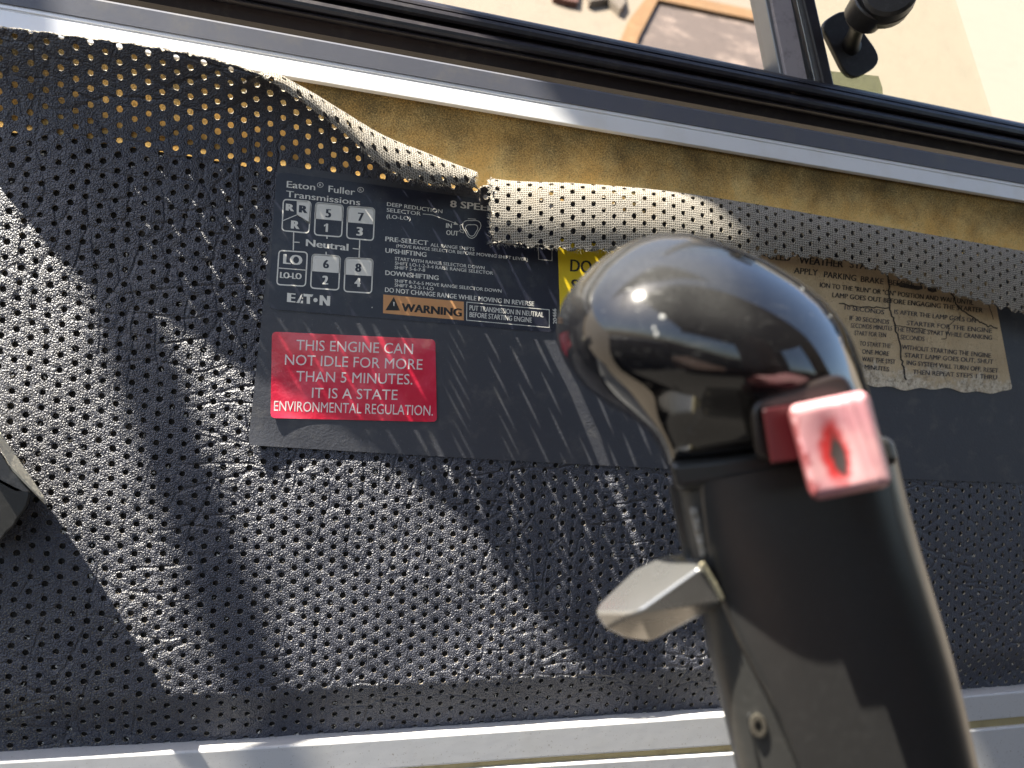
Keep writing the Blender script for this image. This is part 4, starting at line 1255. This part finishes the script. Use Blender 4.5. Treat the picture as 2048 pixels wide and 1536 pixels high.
# ------------------------------------------------------------------ dark bracket at the left edge
def bracket():
    o = empty('plastic_bracket', tuple(at(-60., 960., -0.006)), 'pointed black plastic bracket with an edge coloured pale as if sunlit at the left side', 'bracket')
    def B(px, py, dz): return at(float(px), float(py), -0.013 - dz)
    def pr(name, top, z0, z1, mat, bev):
        P = [B(x, y, z0) for x, y in top]; Q = [B(x, y, z1) for x, y in top]; n = len(P)
        f = [tuple(range(n)), tuple(range(n, 2 * n))[::-1]] + [(i, (i + 1) % n, n + (i + 1) % n, n + i) for i in range(n)]
        q = mesh_obj(name, P + Q, f, mat, o, False)
        bm = bmesh.new(); bm.from_mesh(q.data); bmesh.ops.recalc_face_normals(bm, faces=bm.faces); bm.to_mesh(q.data); bm.free()
        bevel(q, bev, 2)
    grey = simple('worn_grey_plastic', (0.09, 0.085, 0.08), 0.5, bump=(500, 0.4, 0.0005), spot=(90, 0.5, (0.30, 0.28, 0.23)))
    up = [(-120, 752, -.006), (2, 866, -.006), (30, 908, -.006), (88, 993, -.006)]; dn = [(-120, 800, -.020), (-10, 880, -.020), (18, 930, -.021), (84, 999, -.009)]
    P = [at(float(x), float(y), y0) for x, y, y0 in up] + [at(float(x), float(y), y0) for x, y, y0 in dn]
    P += [p + np.array([0, 0.004, -0.003]) for p in P]
    f = []
    for k in range(3): f += [(k, k + 1, k + 5, k + 4), (8 + k, 12 + k, 13 + k, 9 + k), (k, 8 + k, 9 + k, k + 1), (k + 4, k + 5, 13 + k, 12 + k)]
    f += [(0, 4, 12, 8), (3, 11, 15, 7)]
    q = mesh_obj('edge_lip', P, f, simple('painted_sunlit_edge', (0.78, 0.73, 0.60), 0.6, bump=(500, 0.3, 0.0004), spot=(160, 0.5, (0.2, 0.18, 0.15))), o, False)  # sunlit brightness put into the lip's base colour
    bm = bmesh.new(); bm.from_mesh(q.data); bmesh.ops.recalc_face_normals(bm, faces=bm.faces); bm.to_mesh(q.data); bm.free()
    bevel(q, 0.0004, 2)
    pr('inner_rib', [(-120, 830), (-6, 893), (22, 938), (62, 985), (30, 985), (-120, 905)], -0.0125, -0.001, grey, 0.0006)
    pr('bracket_body', [(-120, 885), (10, 958), (62, 985), (56, 1010), (48, 1024), (38, 1036), (30, 1052), (14, 1066), (4, 1082), (-120, 1100), (-700, 1120), (-700, 760)], -0.0125, -0.001, MATT, 0.001)  # left end stretched out of view so its shadow fills the lower left
bracket()

# ------------------------------------------------------------------ outside and the rest of the cab
ground = mesh_obj('cab_floor', [(-4, -4, -0.75), (4, -4, -0.75), (4, -0.02, -0.75), (-4, -0.02, -0.75)], [(0, 1, 2, 3)], simple('black_floor_mat', (0.03, 0.028, 0.026), 0.8, bump=(60, 0.5, 0.01)), None, False)
tag(ground, kind='structure')
tube('lever_rod', K(2000., 2090., 0.0), np.array(K(2000., 2090., 0.0)) + np.array([0.10, 0.02, -0.55]), 0.011, 0.012, SATIN, lever)
conc = simple('pale_concrete', (0.165, 0.138, 0.108), 0.85, bump=(14, 0.3, 0.02), spot=(3, 0.35, (0.13, 0.105, 0.08)))
emb = mesh_obj('concrete_slope', [(-30, 1.2, -3.0), (40, 1.2, -3.0), (40, 26.2, 22.0), (-30, 26.2, 22.0)], [(0, 1, 2, 3)], conc, None, False)
tag(emb, kind='structure')
def slope_pt(px, py, up=0.0):
    """where the sight line meets the concrete slope (z = y - 4.2), raised by up along its normal"""
    d = ray(float(px), float(py))
    k = (-DIST - 4.2 + 0) / (d[2] - d[1])
    t = (CAM[1] - 4.2 - CAM[2]) / (d[2] - d[1])
    return CAM + d * t + np.array([0, -0.7071, 0.7071]) * up
def slope_block(name, poly, h0, h1, mat, parent):
    P = [slope_pt(x, y, h0) for x, y in poly]; Q = [slope_pt(x, y, h1) for x, y in poly]; n = len(P)
    f = [tuple(range(n)), tuple(range(n, 2 * n))[::-1]] + [(i, (i + 1) % n, n + (i + 1) % n, n + i) for i in range(n)]
    o = mesh_obj(name, P + Q, f, mat, parent, False)
    bm = bmesh.new(); bm.from_mesh(o.data); bmesh.ops.recalc_face_normals(bm, faces=bm.faces); bm.to_mesh(o.data); bm.free()
    return o
RUSTO = simple('orange_rust_steel', (0.16, 0.085, 0.032), 0.7, spot=(6, 0.6, (0.20, 0.14, 0.07)))
PLATE = simple('brown_weathered_plate', (0.075, 0.056, 0.050), 0.75, spot=(1.8, 1.0, (0.19, 0.145, 0.125)))
plate = empty('steel_plate', tuple(slope_pt(1400., 80.)), 'weathered brown steel plate with orange rusty rim lying outside the window', 'plate')
slope_block('plate_face', [(1312, 14), (1600, 72), (1640, 230), (1250, 160), (1272, 90)], 0.0, 0.05, PLATE, plate)
slope_block('side_rim', [(1298, -4), (1312, 12), (1272, 90), (1250, 160), (1215, 150), (1250, 60)], 0.0, 0.12, RUSTO, plate)
slope_block('top_rim', [(1300, -8), (1610, 56), (1606, 74), (1312, 14)], 0.0, 0.12, RUSTO, plate)
hitch = empty('rusty_hitch', tuple(slope_pt(1150., 0.)), 'small red brown rusty hitch fitting outside at the top of the window', 'hitch')
REDR = simple('red_brown_rust', (0.08, 0.028, 0.02), 0.7, spot=(20, 0.6, (0.05, 0.02, 0.015)))
slope_block('hitch_arm', [(1098, -40), (1160, -40), (1152, 18), (1128, 14), (1104, 6)], 0.0, 0.10, REDR, hitch)
slope_block('hitch_block', [(1166, -40), (1236, -40), (1246, 20), (1236, 34), (1212, 12), (1176, 18)], 0.0, 0.12, simple('grey_brown_casting', (0.12, 0.10, 0.08), 0.7, spot=(14, 0.8, (0.06, 0.03, 0.02))), hitch)

# unseen bars added above the view to cast shade on the door
def shade_bar(name, p, gap, tilt, wid, back, reach, label, cat, thick=0.02):
    """flat bar facing the sun `back` metres up the sunbeam; its left edge shades the point p (standing `gap` off the door)"""
    A = at(float(p[0]), float(p[1]), -gap) - TRAVEL * back
    s1 = np.array([0, 1, 0.0]) - TRAVEL * TRAVEL[1]; s1 /= np.linalg.norm(s1)
    s2 = np.cross(TRAVEL, s1)
    if s2[0] < 0: s2 = -s2
    e = -s1 + tilt * s2; e /= np.linalg.norm(e)
    quad = [A - e * reach, A + e * reach, A + e * reach + s2 * wid, A - e * reach + s2 * wid]
    V = quad + [q - TRAVEL * thick for q in quad]
    f = [(0, 1, 2, 3), (7, 6, 5, 4)] + [(i, 4 + i, 4 + (i + 1) % 4, (i + 1) % 4) for i in range(4)]
    o = mesh_obj(name, V, f, MATT, None, False)
    bm = bmesh.new(); bm.from_mesh(o.data); bmesh.ops.recalc_face_normals(bm, faces=bm.faces); bm.to_mesh(o.data); bm.free()
    bevel(o, 0.002, 2)
    return tag(o, label, cat)
shade_bar('shade_slab', (1150, 230), 0.005, 1.8, 0.75, 0.75, 0.35, 'added unseen slab above the door that keeps its right side in shade', 'shade slab')
shade_bar('shade_strip', (200, 700), 0.0, -1.6, 0.030, 0.9, 0.3, 'added unseen strip that casts a soft shadow band on the door', 'bracket')

# dark cab around the camera: roof, seat back, far door with its window, dashboard
def box(name, lo, hi, mat, parent, bev=0.01):
    V = [(x, y, z) for x in (lo[0], hi[0]) for y in (lo[1], hi[1]) for z in (lo[2], hi[2])]
    f = [(0, 1, 3, 2), (4, 6, 7, 5), (0, 4, 5, 1), (2, 3, 7, 6), (0, 2, 6, 4), (1, 5, 7, 3)]
    o = mesh_obj(name, V, f, mat, parent, False)
    bevel(o, bev, 3); return o
LINER = simple('grey_headliner', (0.10, 0.095, 0.10), 0.8, bump=(200, 0.3, 0.002))
SEATM = simple('brown_seat_cloth', (0.09, 0.055, 0.042), 0.8, bump=(300, 0.4, 0.002))
r_ = box('cab_roof', (-0.35, -1.75, 0.62), (1.3, -0.32, 0.66), LINER, None)
tag(r_, 'grey cloth lined cab roof above the seats', 'roof')
st_ = empty('driver_seat', (0.25, -1.0, -0.75), 'brown cloth driver seat behind the gear lever', 'seat')
box('seat_cushion', (-0.30, -1.30, -0.45), (0.45, -0.75, -0.25), SEATM, st_, 0.05)
box('seat_back', (0.40, -1.30, -0.40), (0.60, -0.72, 0.42), SEATM, st_, 0.06)
box('seat_base', (-0.2, -1.22, -0.75), (0.4, -0.83, -0.45), MATT, st_, 0.01)
fd = empty('far_door', (0.2, -1.72, -0.75), 'dark far side cab door with an open window frame', 'door')
box('door_panel', (-0.9, -1.76, -0.75), (1.2, -1.70, 0.02), MATT, fd)
box('window_post', (0.62, -1.76, 0.02), (1.2, -1.70, 0.62), MATT, fd)
box('window_rail', (-0.35, -1.76, 0.50), (0.62, -1.70, 0.62), MATT, fd)
db = empty('dashboard', (-0.95, -0.9, -0.75), 'black dashboard below the windscreen', 'dashboard')
box('dash_body', (-1.15, -1.70, -0.75), (-0.80, -0.08, -0.12), MATT, db, 0.03)
WARM = simple('tan_wall_cloth', (0.15, 0.125, 0.095), 0.8, bump=(200, 0.3, 0.002))
bw = empty('back_wall', (1.27, -1.1, -0.75), 'tan cloth lined rear wall of the cab with a window', 'wall')
box('wall_below', (1.25, -1.75, -0.75), (1.30, -0.32, 0.02), WARM, bw)
box('wall_side', (1.25, -0.62, 0.02), (1.30, -0.32, 0.62), WARM, bw)
box('wall_pillar', (1.25, -1.75, 0.02), (1.30, -1.25, 0.62), WARM, bw)
